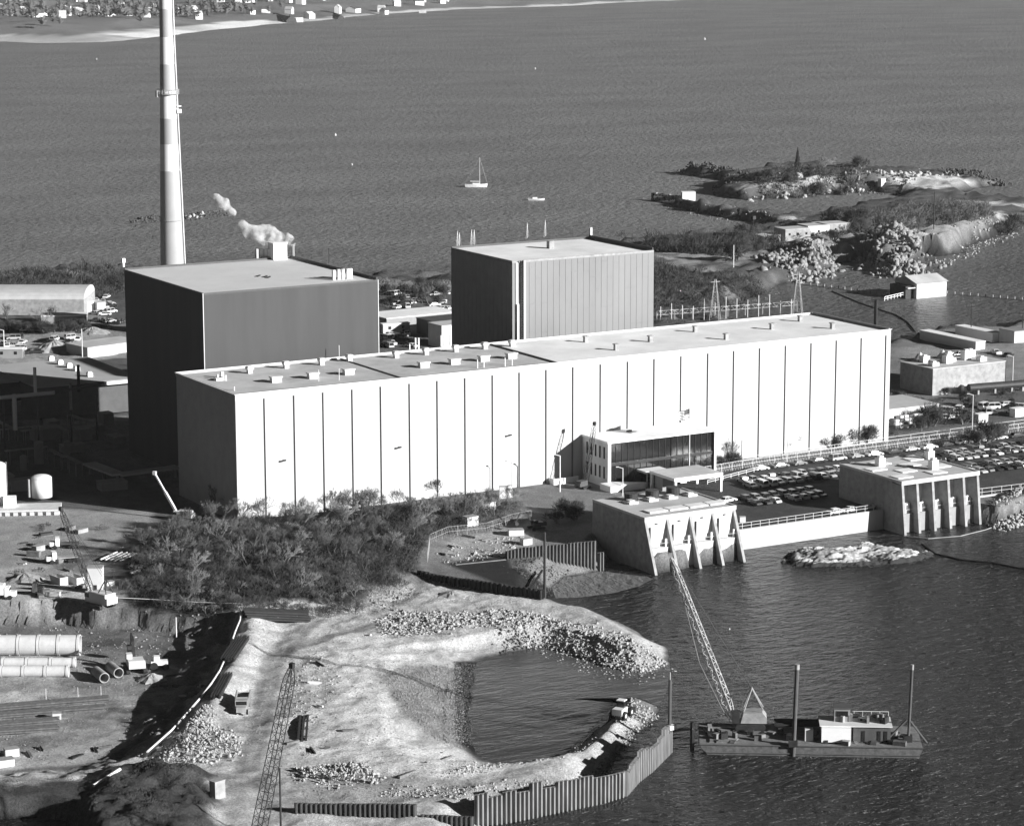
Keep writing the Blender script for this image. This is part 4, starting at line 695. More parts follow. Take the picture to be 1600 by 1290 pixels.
def row(y, x0, x1, where, skip=.06, st=2.85, flip=0, z=0.0, wh=.35, par=False):
    x = x0
    while x < x1:
        if random.random() > skip:
            k = random.choices(['sedan', 'wagon', 'compact', 'pickup', 'van'], [6, 2, 3, 1, .7])[0]; c = random.choices(list(PAINT), [wh*3, 1.2, 1, 1.4, .8, .6])[0]
            lab = f'{c} {KN[k]} parked in the {where}'; car(k, c, (x+random.uniform(-.15, .15), y+random.uniform(-.3, .3), z), (.02 if par else math.pi/2)*(1 if random.random() < .5 else -1)+random.uniform(-.03, .03), lab, lab+' ')
        x += st
row(-14.5, 146, 242, 'single file along the fence nearest the white hall', .06, st=6.3, par=True)
row(-25.3, 133, 142, 'double row in the middle of the car park', .0); row(-25.3, 146, 169, 'double row in the middle of the car park', .05); row(-31, 131, 167, 'double row in the middle of the car park', .05, wh=.6)
row(-24.5, 184, 242, 'double row right of the further pump house roof', .05, wh=.5); row(-30.3, 182, 242, 'double row right of the further pump house roof', .05, wh=.5)
row(-43, 121, 143, 'row facing the nearer pump house', .08, wh=.5); row(-48.5, 120, 142, 'row facing the nearer pump house', .05)
row(-41, 176, 240, 'back row of the car park at the right edge', .12, wh=.6); row(-46.5, 174, 238, 'back row of the car park at the right edge', .1)
for x in (131.5, 136.5, 141.6): car('sedan', 'white', (x, -66.5, 0), .08, 'white sedan parked lengthways behind the white sea wall', 'white sedans behind the sea wall')
for x, y, c, k in ((104, -41, 'white', 'sedan'), (116, -42, 'white', 'sedan'), (113, -17.5, 'white', 'sedan'), (118.5, -16.5, 'white', 'wagon')): car(k, c, (x, y, 0), .1 if y < -30 else 1.4, 'white car near the gatehouse canopy', 'white cars near the gatehouse')
# ================= sheds, houses and other small buildings =================
IR = math.atan2(-.5, .866)   # heading along the picture's right
def house(name, lab, c, sx, sy, h, a=0.0, roof='flat', wall='offw', rf='roofg', rh=1.5, group=None, cat='building', win=0, door=True, wm_='glass', z0=-.3):
    t = thing(name, lab, cat, c, a, group); B = lambda: MB()
    B().box(-sx/2, sx/2, -sy/2, sy/2, z0, h).obj('wall', M[wall], t)
    if roof == 'flat': B().box(-sx/2-.15, sx/2+.15, -sy/2-.15, sy/2+.15, h, h+.25).obj('roof', M[rf], t)
    elif roof == 'gable': B().extr([(-sy/2-.3, h-.05), (0, h+rh), (sy/2+.3, h-.05), (sy/2+.3, h-.25), (0, h+rh-.2), (-sy/2-.3, h-.25)], 'x', -sx/2-.3, sx/2+.3).obj('roof', M[rf], t); B().extr([(-sy/2, h), (sy/2, h), (0, h+rh-.2)], 'x', -sx/2+.02, sx/2-.02).obj('gable', M[wall], t)
    elif roof == 'barrel': B().extr([(sy/2*math.cos(k*math.pi/10), h+rh*math.sin(k*math.pi/10)) for k in range(11)], 'x', -sx/2, sx/2).obj('roof', M[rf], t)
    for i in range(win):
        x = -sx/2+sx*(i+.5)/win; B().box(x-.5, x+.5, -sy/2-.06, -sy/2+.05, h*.42, h*.42+1.0).obj('window', M[wm_], t)
    if door: B().box(sx/2-.05, sx/2+.06, -.5, .5, 0, min(2.1, h-.3)).obj('door', M['dgrey'], t)
    return t
t = house('hangar', 'big white curved-roof hangar at the left picture edge behind the bare trees', (72.5, 367.8, 0), 60, 24, 5.6, math.radians(-31), 'barrel', 'conc', 'wallw', 3.6, win=0)
house('shed', 'long low shed with white roof and grey wall in front of the hangar', (78, 325, 0), 16, 8, 3.2, math.radians(-25), 'flat', 'grey', 'white', win=0)
house('shed', 'small grey-roofed shed just right of the hangar end', G(141, 488)+[0, 4, 0], 3.5, 7, 4.2, 0, 'gable', 'offw', 'roofg', 1)
house('trailer', 'box trailer with round dark mark on its end, right of the hangar', G(158, 488)+[0, 4, 0], 3.2, 9, 3.6, 0, 'flat', 'offw', 'roofg')
house('low_building', 'long low building with white front wall against the dark tower', (67, 258, 0), 22, 13, 3.2, math.radians(12), 'flat', 'wallw', 'roofg')
house('site_trailer', 'white-ended site trailer with window at the left edge', (33, 264, 0), 14, 3.2, 3.2, math.radians(-30), 'flat', 'grey', 'roofw', win=3)
t = thing('warehouse', 'low warehouse with broad dark grey roof and five roof vents, left of the dark tower', 'warehouse', (5, 153, 0))
part(MB().box(5, 37, 153, 196, -.3, 9.3).box(-12, 4.8, 168, 196, -.3, 9.0), 'wall', M['dgrey'], t); part(MB().box(4.6, 37.4, 152.6, 196.4, 9.3, 9.7).box(-12.3, 4.6, 167.6, 196.4, 9.0, 9.4), 'roof', mat('dark_roofing', .38, .9, .12, .1), t)
part(MB().box(24, 37.4, 150.5, 152.6, 8.7, 9.75), 'fascia', M['offw'], t)
for a, c in ((80,563),(94,569),(108,574),(120,579),(140,588)): q = W(a, c, 9.7); part(MB().obox(q, 1.6, 1.6, 1.2).obox(q+[0, 0, 1.2], 1.1, 1.1, .3), 'roof_vent', M['white'], t)
t = thing('pipe_bridge', 'high pipe bridge with white posts crossing the shaded yard at the left edge', 'pipe rack', (-30, 112, 0))
yb = 112.0; qs = [WY(-40, 625, yb), WY(85, 613, yb), WY(162, 598, yb)]
part(MB().bar(qs[0], qs[1], .55, n=8), 'pipe', M['white'], t); part(MB().bar(qs[1], qs[2], .5, n=8), 'pipe', M['dgrey'], t)  # white then dark lengths paint where the sunlight on the pipe ends
for a, b0, b1, mk, r in ((22,616,672,'white',.8),(54,574,616,'white',.6),(122,570,612,'black',.6),(111,640,598,'grey',.5)):
    q0 = WY(a, b0, yb); q1 = WY(a, b1, yb); part(MB().bar(q0, (q0[0], q0[1], q1[2]), r*.8, n=8), 'mast', M[mk], t)
for a in (5, 58, 110, 150): q = WY(a, 618, yb); part(MB().bar((q[0], yb, -.2), (q[0], yb, q[2]), .28, n=6), 'post', M['dgrey'], t)
def tank(name, lab, q, r, h, dome, ladder=True):
    t = thing(name, lab, 'tank', q); sh = MB().bar((0, 0, -.3), (0, 0, h), r, n=32).obj('shell', M['white'], t)
    for p_ in sh.data.polygons: p_.use_smooth = len(p_.vertices) == 4
    d = MB(); k = 6
    for i in range(k): a0, a1 = i/k*math.pi/2, (i+1)/k*math.pi/2; d.bar((0, 0, h+dome*math.sin(a0)), (0, 0, h+dome*math.sin(a1)), r*math.cos(a0)+.05, max(.05, r*math.cos(a1)), n=32, cap=False)
    d.obj('dome', M['white'], t)
    if ladder: m = MB(); m.bar((r+.3, -.4, 0), (r+.3, -.4, h+.5), .05, n=4).bar((r+.3, .4, 0), (r+.3, .4, h+.5), .05, n=4); [m.bar((r+.3, -.4, .5+i*.6), (r+.3, .4, .5+i*.6), .04, n=4) for i in range(int(h/.6))]; m.obj('ladder', M['conc'], t); MB().box(-r-1.0, -r-.6, -.4, .4, 0, h).obj('pipe_duct', M['grey'], t)
q = G(68, 783); tank('storage_tank', 'smaller white domed storage tank standing on the platform at the left', q+[0, 1, 1.3], 2.6, 4.6, .9)
q = G(-12, 796); tank('storage_tank', 'large white tank cut by the left picture edge', q+[0, 1, 1.3], 4.0, 9.8, 1.0)
t = thing('tank_platform', 'white concrete platform on arches carrying the two tanks', 'platform', G(0, 803)); a0 = G(-60, 808); u_ = np.array([.866, -.4, 0]); u_ /= np.linalg.norm(u_); v_ = np.array([.4, .9, 0])
def pb(mb, s0, s1, d0, d1, z0, z1):
    P4 = [a0+u_*s0+v_*d0, a0+u_*s1+v_*d0, a0+u_*s1+v_*d1, a0+u_*s0+v_*d1]; mb.prism([(p[0], p[1]) for p in P4], z0, z1); return mb
part(pb(pb(MB(), 0, 24, 0, 8, a0[2]+1.0, a0[2]+1.5), 0, 24, 1, 7.5, a0[2]-.5, a0[2]+1.0), 'deck', M['concl'], t)
for i in range(12): part(pb(MB(), .6+i*2.0, 1.7+i*2.0, .2, .98, a0[2]-.3, a0[2]+.98), 'pier', M['concl'], t)
part(pb(MB(), 10, 13, 3, 6, a0[2]+1.5, a0[2]+4), 'pump_cabinet', M['white'], t)
t = thing('roof_duct', 'grey L-shaped covered walkway in the shade left of the long hall', 'walkway', W(130, 720, 3)); P1, P2, P3 = W(138, 722, 3), W(186, 740, 3), W(278, 728, 3)
for A_, B_ in ((P1, P2), (P2, P3)):
    d = (B_-A_); d /= np.linalg.norm(d); n_ = np.array([-d[1], d[0], 0])*2.0; part(MB().prism([tuple((A_-n_)[:2]), tuple((B_-n_)[:2]), tuple((B_+n_)[:2]), tuple((A_+n_)[:2])], 2.6, 3.0+.002*(A_ is P2)), 'roof', M['concl'], t)
    for f_ in (.05, .5, .95): q = A_+(B_-A_)*f_; part(MB().obox((q[0], q[1], -.2), .5, .5, 2.8), 'post', M['grey'], t)
R5 = random.Random(12)
for i in range(26):   # plant in the shaded yard
    a, c = R5.uniform(5, 185), R5.uniform(640, 775); q = G(a, c); k = R5.choice(('cylinder', 'box', 'rack'))
    if k == 'cylinder': t = thing('process_vessel', 'upright vessel in the shaded yard left of the long hall', 'vessel', q, 0, 'vessels in the shaded yard'); h = R5.uniform(2, 6); r_ = R5.uniform(.5, 1.4); MB().bar((0, 0, -.2), (0, 0, h), r_, n=14).obj('shell', M['grey'], t); MB().bar((0, 0, h), (0, 0, h+.4), r_, r_*.3, n=14).obj('top', M['grey'], t)
    elif k == 'box': t = thing('equipment_cabinet', 'boxy equipment housing in the shaded yard left of the long hall', 'equipment', q, R5.uniform(-.1, .1), 'equipment housings in the shaded yard'); sx, sy, h = R5.uniform(1.5, 4), R5.uniform(1.5, 3), R5.uniform(1.5, 3.5); MB().box(-sx, sx, -sy, sy, -.2, h).obj('body', M['grey'], t); MB().box(-sx-.1, sx+.1, -sy-.1, sy+.1, h, h+.2).obj('lid', M['conc'], t)
    else:
        t = thing('pipe_rack', 'low steel pipe rack in the shaded yard left of the long hall', 'pipe rack', q, R5.choice((0, 1.57)), 'pipe racks in the shaded yard')
        for x in (-5, 0, 5): MB().box(x-.1, x+.1, -1, -.8, -.2, 3.6).box(x-.1, x+.1, .8, 1, -.2, 3.6).box(x-.1, x+.1, -.8, .8, 3.3, 3.5).obj('frame', M['grey'], t)
        for y in (-.5, 0, .5): MB().bar((-6, y, 3.7), (6, y, 3.7), .18, n=6).obj('pipe', M['conc'], t)
# between the towers
R8 = random.Random(21)
for i in range(20): a = R8.uniform(596, 700); car(R8.choice(('pickup', 'sedan', 'van', 'wagon')), R8.choice(('white', 'white', 'dark', 'silver')), G(a, R8.uniform(456, 484)), R8.uniform(0, 3), 'vehicle parked in the yard between the two towers', 'vehicles between the two towers')
for i in range(12): a = R8.uniform(596, 645); car(R8.choice(('pickup', 'sedan', 'van')), R8.choice(('white', 'dark', 'silver')), G(a, R8.uniform(520, 545)), R8.uniform(0, 3), 'vehicle beside the site trailer between the two towers', 'vehicles beside the site trailer')
for i in range(14): one(SH if i % 2 else DB, i, R8.uniform(594, 703), R8.uniform(448, 482), R8.uniform(3, 6), 'scrubby bush in the yard between the two towers', 'bush', 'bush', 'bushes between the two towers')
for i in range(18): car(R8.choice(('pickup', 'sedan', 'van', 'wagon')), R8.choice(('white', 'white', 'dark', 'silver')), G(R8.uniform(135, 192), R8.uniform(462, 505)), R8.uniform(0, 3), 'vehicle parked behind the dark tower at the left', 'vehicles behind the dark tower')
for i in range(14): car(R8.choice(('pickup', 'sedan', 'van')), R8.choice(('white', 'silver', 'dark')), G(R8.uniform(2, 125), R8.uniform(528, 552)), R8.uniform(0, 3), 'vehicle standing in the yard behind the warehouse', 'vehicles behind the warehouse')
for i in range(20): one(SH if i % 2 else DB, i, R8.uniform(1402, 1600), R8.uniform(612, 640), R8.uniform(1.5, 3.4), 'low dark shrub along the road by the service building', 'bush', 'bush', 'shrubs by the service building')
def heap(lab, q, r, h, mk, sd):
    n = 26; V = [(0, 0, h)]; R = random.Random(sd)
    for k in range(1, 7):
        for i in range(n): rr_ = r*k/6*(1+.12*math.sin(i*1.7+sd)+R.uniform(-.05, .05)); V.append((rr_*math.cos(2*math.pi*i/n), rr_*math.sin(2*math.pi*i/n), h*(1-k/6)*(1+R.uniform(-.12, .12))-.3*(k == 6)))
    F_ = [(0, 1+i, 1+(i+1) % n) for i in range(n)]+[(1+(k-1)*n+i, 1+k*n+i, 1+k*n+(i+1) % n, 1+(k-1)*n+(i+1) % n) for k in range(1, 6) for i in range(n)]
    o = MB().add(V, F_).obj('spoil_heap', M[mk], None, label=lab, cat='heap'); o.location = tuple(q)
heap('pale pointed sand heap behind the warehouse', G(84, 548), 8.5, 3.6, 'conc', 1); heap('darker spoil heap right of the pale sand heap', G(118, 546), 9.5, 3.2, 'rockm', 2); heap('small spoil heap in the yard behind the dark tower', G(145, 520), 6, 2.2, 'rockm', 3)
heap('spoil heap in the yard beside the leaning hoppers', G(40, 905), 4.5, 1.6, 'rockm', 4); heap('sand heap beside the cofferdam on the pale construction ground', G(708, 930), 4.0, 1.1, 'conc', 5); heap('low sand heap near the curved rail', G(238, 1062), 3.2, 1.5, 'conc', 6)
for i in range(16): a, c = R8.choice(((R8.uniform(10, 230), R8.uniform(815, 850)), (R8.uniform(5, 190), R8.uniform(868, 935)))); one(SH, i, a, c, R8.uniform(1.2, 2.8), 'small leafless shrub in the yard left of the thicket', 'bush', 'bush', 'small shrubs in the left yard')
for i in range(9):
    a, c = R8.uniform(5, 200), R8.uniform(818, 936); t = thing('material_stack', 'stack of crates or boards in the yard left of the thicket', 'stack', G(a, c), R8.uniform(0, 3), 'material stacks in the left yard'); h = R8.uniform(.5, 1.3); MB().box(-1.6, 1.6, -.6, .6, .15, h).obj('load', M[R8.choice(('wood', 'conc', 'dark', 'offw'))], t); MB().box(-1.6, 1.6, -.5, -.35, 0, .15).box(-1.6, 1.6, .35, .5, 0, .15).obj('bearer', M['wood'], t)
house('low_building', 'flat white-roofed building between the two towers', (187, 262, 0), 30, 16, 3.6, .05, 'flat', 'grey', 'roofw')
house('site_trailer', 'white site trailer with two small windows between the two towers', (172, 246, 0), 10, 3, 3, -.15, 'flat', 'wallw', 'roofw', win=2)
house('low_building', 'dark two-level block with windows beside the grey tower', (190, 233, 0), 24, 16, 5.2, .05, 'flat', 'dgrey', 'dgrey', win=3, wm_='offw')
house('low_building', 'pale cube-like block in front of the dark block between the towers', (175, 211, 0), 12, 9, 7.5, .05, 'flat', 'offw', 'roofg')
# right side
t = house('service_building', 'square concrete service building with cluttered flat roof right of the long hall', (269.8, 57, 0), 29, 16, 8.2, 0, 'flat', 'conc', 'roofg', win=0)
for x, y, h in ((-9, 3, 2.0), (-4, -2, 2.4), (1, 3.5, 2.2), (5, 0, 3), (10, 4, 2.2), (-11, -4, 1.2), (7.5, -4.5, 1.3), (-1, 0, 1.1)): MB().box(x-1.3, x+1.3, y-1.1, y+1.1, 8.4, 8.45+h).box(x-.6, x+.6, y-.5, y+.5, 8.45+h, 8.8+h).obj('roof_unit', M['offw'], t)
for x in (-7.5, 1.5): MB().bar((x, 7, 8.2), (x, 7, 10.8), 2.3, .2, n=10).obj('roof_cone', M['concl'], t)
house('low_building', 'low white building with stacked sign frames abutting the right end of the hall', (222, 26, 0), 20, 17, 4.6, 0, 'flat', 'offw', 'wallw')
t = thing('pallet_rack', 'rack of pale boxes against the low white building at the hall end', 'rack', (212, 12, 0))
for i in range(6):
    for j in range(4): MB().box(i*1.7, i*1.7+1.3, 0, 1, .1+j*1.0, .8+j*1.0).obj('box', M['offw'] if (i+j) % 3 else M['dgrey'], t)
t = thing('long_tank', 'long dark horizontal tank on saddles right of the service building', 'tank', (275, 43.5, 1.2), -.15); o = MB().bar((-9, 0, .9), (12, 0, .9), 1.25, n=16).obj('shell', M['dark'], t)
for x in (-6, 0, 6, 10): MB().box(x-.3, x+.3, -1, 1, -1.2, .1).obj('saddle', M['conc'], t)
house('site_trailer', 'long white site trailer with small windows, behind the service building', W(1489, 541, 0)+[2, 3, 0], 4, 30, 3, 0, 'flat', 'white', 'roofw'); 
house('site_trailer', 'shorter white site trailer behind the long one near the water', W(1530, 530, 0)+[2, 3, 0], 4, 20, 3, 0, 'flat', 'white', 'roofw')
house('storage_shed', 'white shed with three tall panels at the right picture edge', W(1592, 537, 0)+[3, 3, 0], 12, 8, 4.5, 0, 'flat', 'wallw', 'grey')
for i, (a, c) in enumerate(((1500,556),(1476,559),(1520,560),(1556,553),(1575,557),(1438,562))): car(('pickup', 'sedan', 'van')[i % 3], ('white', 'dark', 'silver')[i % 3], G(a, c), R5.uniform(0, 3), 'vehicle parked on the yard between the trailers and the service building', 'vehicles behind the service building')
for i in range(16): a = R5.uniform(1475, 1600); c = 652-(a-1475)*.12+R5.uniform(-18, 12); car(R5.choice(('pickup', 'sedan', 'van', 'wagon')), R5.choice(('white', 'white', 'dark', 'silver')), G(a, c), R5.uniform(0, 3), 'vehicle standing in the yard beyond the car park fence', 'vehicles beyond the car park fence')
for i, (a, c, w_) in enumerate(((1448,648,6),(1532,659,3.5),(1590,650,4),(1512,612,5))): house('storage_container', ('white container beside the shrubs right of the hall', 'small white container behind the car park fence', 'white container near the right edge behind the car park fence', 'low white container beside the long dark tank')[i], G(a, c), w_, 2.5, 2.3, 0, 'flat', 'white', 'roofw')
# floating shed and booms
c0 = (W(1440, 468, SEA)+W(1402, 462, SEA)+W(1478, 460, SEA))/3; t = thing('floating_shed', 'pale gabled shed standing on the water in the channel', 'shed', (402, 240, SEA))
part(MB().box(402, 417, 240, 254, SEA-.5, 1.6), 'wall', M['offw'], t); part(MB().extr([(239.4, 1.5), (247, 4.0), (254.6, 1.5)], 'x', 401.4, 417.6), 'roof', M['roofg'], t)
part(MB().box(398, 401.9, 242, 252, SEA-.5, .5), 'annex', M['dark'], t); part(MB().box(401.7, 401.99, 240.5, 241, SEA, 1.4).box(398, 402, 240.5, 241, -.3, 0), 'door_frame', M['white'], t)
fence('footbridge', 'short white footbridge leading to the floating shed', [W(1382, 470, -3.6), W(1412, 463, -3.6)], 1.6, 2.5, .14, 'white')
fence('floating_boom', 'floating boom with posts left of the floating shed', [W(1245, 443, SEA+.2), W(1310, 451, SEA+.2), W(1390, 464, SEA+.2)], 1.2, 3.5, .2, 'conc', (.05,))
fence('floating_boom', 'floating boom with posts right of the floating shed', [W(1480, 459, SEA+.2), W(1540, 464, SEA+.2), W(1620, 471, SEA+.2)], 1.2, 3.0, .2, 'conc', (.05,))
o = MB().path([W(a, c, SEA+.1) for a, c in ((1300,455),(1345,474),(1375,484),(1400,492),(1418,503),(1430,518))], .28).obj('oil_boom', M['black'], None, label='thin dark curved float line on the water right of the hall roof', cat='boom')
q = W(1369, 540, 0); 
def pole(lab, q, h, r=.14, arm=0, cross=0, mk='dark', name='utility_pole', cat='pole', grp=None, top=None):
    t = thing(name, lab, cat, q, 0, grp); MB().bar((0, 0, -.4), (0, 0, h), r, r*.75, n=7).obj('pole', M[mk], t)
    for i in range(cross): MB().box(-1.3, 1.3, -.08, .08, h-.6-i*1.1, h-.42-i*1.1).obj('crossarm', M[mk], t)
    if arm: MB().bar((0, 0, h-.1), (-arm*.87, arm*.5, h+.35), r*.6, n=5).obj('arm', M[mk], t); MB().obox((-arm*.87, arm*.5, h+.2), .7, .35, .2, 2.6).obj('lamp_head', M[mk if mk != 'dark' else 'offw'], t)
    if top: MB().obox((0, 0, h-top), 1.6, 1.6, top).obj('head_box', M['dark'], t)
    return t
q = WY(1369, 469, 120); pole('thick black mast rising behind the right end of the hall roof', (q[0], 120, 0), float(q[2]), .75, mk='black')
for a, c, h, n, lab in ((1267,523,0,2,''),(1597,530,0,2,'')): pass
pole('utility pole with crossarms between the two site trailers', W(1517, 525, 0), 11.5, .18, cross=2)
pole('utility pole with crossarm at the right edge beside the white shed', W(1597, 534, 0), 11, .18, cross=2)
pole('utility pole with transformer behind the hangar', G(128, 462), 13, .22, cross=1, top=0); pole('tall dark pole on the quarry headland', G(1459, 358), 17, .25)
pole('pole with dark box head by the low headland sheds', G(1177, 371), 10, .2, top=1.6); pole('tall thin lamp pole beside the narrow channel', G(1146, 420), 10, .25, mk='offw')
pole('tall white lamp post beside the office garden wall', W(875, 768, 0), 9.5, .18, 1.6, mk='white', name='street_lamp', cat='street lamp')
pole('white lamp post in front of the nearer pump house', W(973, 776, 0), 7.5, .13, 1.4, mk='white', name='street_lamp', cat='street lamp')
for a, b_, l in ((620.5,782,'between the thicket and the fifth wall light'),(800,770,'beside the end of the thicket')): pole('thin lamp post against the white hall '+l, W(a, b_, 0), 8, .1, 1.5, mk='conc', name='street_lamp', cat='street lamp')
pole('lamp post in the car park fence line near the hall', (157, -11, 0), 9.5, .13, 0, mk='offw', name='street_lamp', cat='street lamp'); pole('tall lamp post beyond the car park at the right', (226, -5, 0), 11.5, .15, 1.4, mk='offw', name='street_lamp', cat='street lamp')
pole('curved lamp post at the far left behind the warehouse', W(7, 557, 0), 9, .2, 2, mk='offw', name='street_lamp', cat='street lamp'); pole('lamp post behind the dark warehouse roof', W(129, 565, 0), 11, .2, mk='offw', name='street_lamp', cat='street lamp')
pole('white light pole at the edge of the excavation', G(275, 968), 4.5, .12, mk='white'); pole('dark timber post at the bottom beside the lattice boom', G(439, 1300), 11, .2, mk='dark'); pole('tall dark pile standing in the water by the middle sheet piling', (*W(851, 952, SEA)[:2], SEA), 17.5, .35, mk='dark', name='mooring_pile', cat='pile')
pole('lamp post with two arms beside the service building corner', (285.5, 47, 0), 10, .15, 1.5, mk='offw', name='street_lamp', cat='street lamp')
# substation
for i in range(13):
    a = 1032+i*17; c = 503-i*1.1; t = thing('switch_pole', 'white insulator post in the substation behind the hall', 'pole', (*W(a, c, 0)[:2], 0), 0, 'insulator posts in the substation'); MB().bar((0, 0, -.3), (0, 0, R5.uniform(5, 8)), .17, n=6).obj('post', M['concl'], t); MB().box(-.8, .8, -.12, .12, 4.0, 4.25).obj('crossbar', M['conc'], t)
t = thing('bus_gantry', 'long light truss gantry along the substation behind the hall', 'gantry', (*W(1030, 500, 0)[:2], 0)); a_, b_ = W(1026, 503, 0), W(1245, 487, 0); m = MB(); n = 40
for i in range(n): p0 = a_+(b_-a_)*i/n; p1 = a_+(b_-a_)*(i+1)/n; m.bar(p0+[0,0,2.5], p1+[0,0,2.5], .12, n=4).bar(p0+[0,0,4], p1+[0,0,4], .12, n=4).bar(p0+[0,0,2.5+1.5*(i % 2)], p1+[0,0,4-1.5*(i % 2)], .09, n=4)
part(m, 'truss', M['conc'], t); 
for i in range(0, n+1, 5): p0 = a_+(b_-a_)*i/n; part(MB().bar(p0, p0+[0, 0, 4], .18, n=5), 'leg', M['conc'], t)
for a, c, h, l in ((1117,500,15,'left'),(1246,492,16,'right')): q = W(a, c, 0); t = thing('lattice_tower', 'thin lattice tower in the substation, the '+l+' of two', 'lattice tower', q); MB().lattice((0, 0, 0), (0, 0, h), 3.6, .5, 8, .10, False).obj('frame', M['conc'], t); MB().box(-2, 2, -.15, .15, h-1, h-.8).obj('crossarm', M['conc'], t)
# headland sheds, hut, pier
for i, (x, y, sx, lab, h) in enumerate(((433, 386, 9, 'leftmost low dark-sided shed on the headland shore', 4), (446, 384, 13, 'second low shed on the headland with gridded windows', 5.5), (459, 386, 11, 'third low shed on the headland, plain light front', 6), (470, 388, 14, 'rightmost pale shed on the headland shore', 6))): house('shore_shed', lab, (x, y, 2.0 if i else 1), sx, 10, h-1, -.1, 'flat', 'conc' if i != 2 else 'offw', 'roofg', win=3 if i == 1 else 1, door=False, z0=-3)
q = W(1075, 317, SEA); house('pier_hut', 'small white hut at the tip of the long breakwater', q+[0, 0, 1.5], 7, 5, 4.2, -.4, 'flat', 'white', 'white', z0=-3)
t = thing('pier', 'old timber pier with pale piles at the breakwater tip', 'pier', W(1022, 313, SEA)); 
for i in range(9): q = W(1020+i*5.2, 313+i*.4, SEA); part(MB().bar(q+[0, 0, -1], q+[0, 0, R5.uniform(3, 4.6)], .9, n=6), 'pile', M['conc' if i % 3 else 'dark'], t)
q0, q1 = W(1022, 314, SEA), W(1068, 316, SEA); part(MB().bar(q0+[0, 0, 2], q1+[0, 0, 2], 1.0, n=4), 'deck', M['conc'], t)
q = G(1378, 275); house('marker_hut', 'tiny white marker block on the pale rocks of the island', q, 3, 3, 4, 0, 'flat', 'white', 'white', door=False)
# boats
t = thing('sailboat', 'white sailing boat with bare mast anchored in the bay', 'sailboat', W(744, 292, SEA), IR); hl = MB(); n = 9
def hull(L_, B_, H_):
    xs_ = np.linspace(-L_/2, L_/2, n); V = []; F_ = []
    for i, x in enumerate(xs_):
        s = x/L_*2; b = B_/2*max(.02, (1-max(0, s)**2.2)*(1-.25*max(0, -s)**2)); sh_ = H_*(1+.18*s*s)
        V += [(x, -b, sh_), (x*.94, -b*.7, 0), (x*.9, 0, -.5), (x*.94, b*.7, 0), (x, b, sh_)]
    for i in range(n-1):
        for j in range(4): F_.append((5*i+j, 5*i+5+j, 5*i+6+j, 5*i+1+j))
        F_.append((5*i+4, 5*i+9, 5*i+5, 5*i))
    F_ += [(0, 1, 2, 3, 4), (5*n-1, 5*n-2, 5*n-3, 5*n-4, 5*n-5)]; return MB().add(V, F_)
hull(12.8, 3.8, 1.5).obj('hull', M['white'], t); MB().box(-2, 2.2, -1, 1, 1.5, 2.1).obj('cabin', M['offw'], t); MB().bar((2, 0, 1), (2, 0, 16.5), .16, .1, n=6).obj('mast', M['offw'], t); MB().bar((2, 0, 3), (-3.4, 0, 3.1), .2, n=6).obj('boom', M['offw'], t); MB().box(-5, -3, -1.2, 1.2, 1.6, 2.6).obj('cockpit_cover', M['dgrey'], t)
MB().bar((2, 0, 16.4), (6.3, 0, 1.7), .06, n=4).obj('forestay', M['offw'], t); MB().bar((2, 0, 16.4), (-6.2, 0, 1.7), .03, n=4).obj('backstay', M['offw'], t)
t = thing('motor_boat', 'small open white boat moored right of the sailboat', 'boat', W(838, 313, SEA), IR); hull(9, 2.8, .9).obj('hull', M['offw'], t); MB().box(-2, .5, -.9, .9, .9, 1.6).obj('cabin', M['white'], t)
for a, c, r in ((524,212,1.6),(1101,62,2.2),(836,108,1.4),(151,93,1.3),(1140,983,.3),(550,258,1.0)): q = W(a, c, SEA); t = thing('buoy', 'small white buoy floating on the open water', 'buoy', q, 0, 'white buoys'); MB().bar((0, 0, -.3), (0, 0, r*.5), r*.45, r*.4, n=8).obj('float', M['white'], t); MB().bar((0, 0, r*.5), (0, 0, r*1.1), r*.4, .05, n=8).obj('top', M['white'], t)
# ================= far shore =================
FS = [(-400, 78), (-60, 68), (10, 65), (60, 68), (110, 67), (160, 66), (250, 58), (330, 47), (400, 40), (480, 34), (600, 22), (700, 16), (790, 12), (880, 10), (950, 5), (1050, 1), (1250, -6), (1600, -20), (2000, -34)]
fs = np.array([W(a, c, SEA)[:2] for a, c in FS]); fpoly = np.concatenate([fs, [fs[-1]+[6000, 4000], fs[-1]+[1000, 9000], fs[0]+[-6000, 9000], fs[0]+[-4000, 300]]])
ax = np.linspace(100, 4600, 250); ay = np.linspace(2200, 6200, 270); AX, AY = np.meshgrid(ax, ay); ax_, ay_ = AX.ravel(), AY.ravel(); sd = sdp(ax_, ay_, fpoly)+fbm(ax_, ay_, 90, 8)*14
hz_ = SEA+np.where(sd > 0, np.minimum(sd*.10, 9+sd*.012), sd*.2); hz_ += np.where(sd > 80, fbm(ax_, ay_, 300, 15)*12, 0)
al = np.where(sd < 18, .55, .17); rk = sdp(ax_, ay_, pix([(-100, 60), (255, 47), (262, 60), (-100, 80)], SEA)) > 0; al = np.where(rk & (sd < 60), .42+.25*vnoise(ax_, ay_, 30, 2), al); bch = sdp(ax_, ay_, pix([(160, 52), (260, 40), (420, 30), (420, 45), (260, 60), (170, 60)], SEA)) > 0; al = np.where(bch & (sd < 42), .78, al)
al = al*(1+.5*fbm(ax_, ay_, 60, 31)); al = np.clip(al, .05, .85); I = np.arange(len(ax_)).reshape(AX.shape); F = np.stack([I[:-1, :-1], I[:-1, 1:], I[1:, 1:], I[1:, :-1]], -1).reshape(-1, 4); F = F[hz_[F].max(1) > SEA-2]
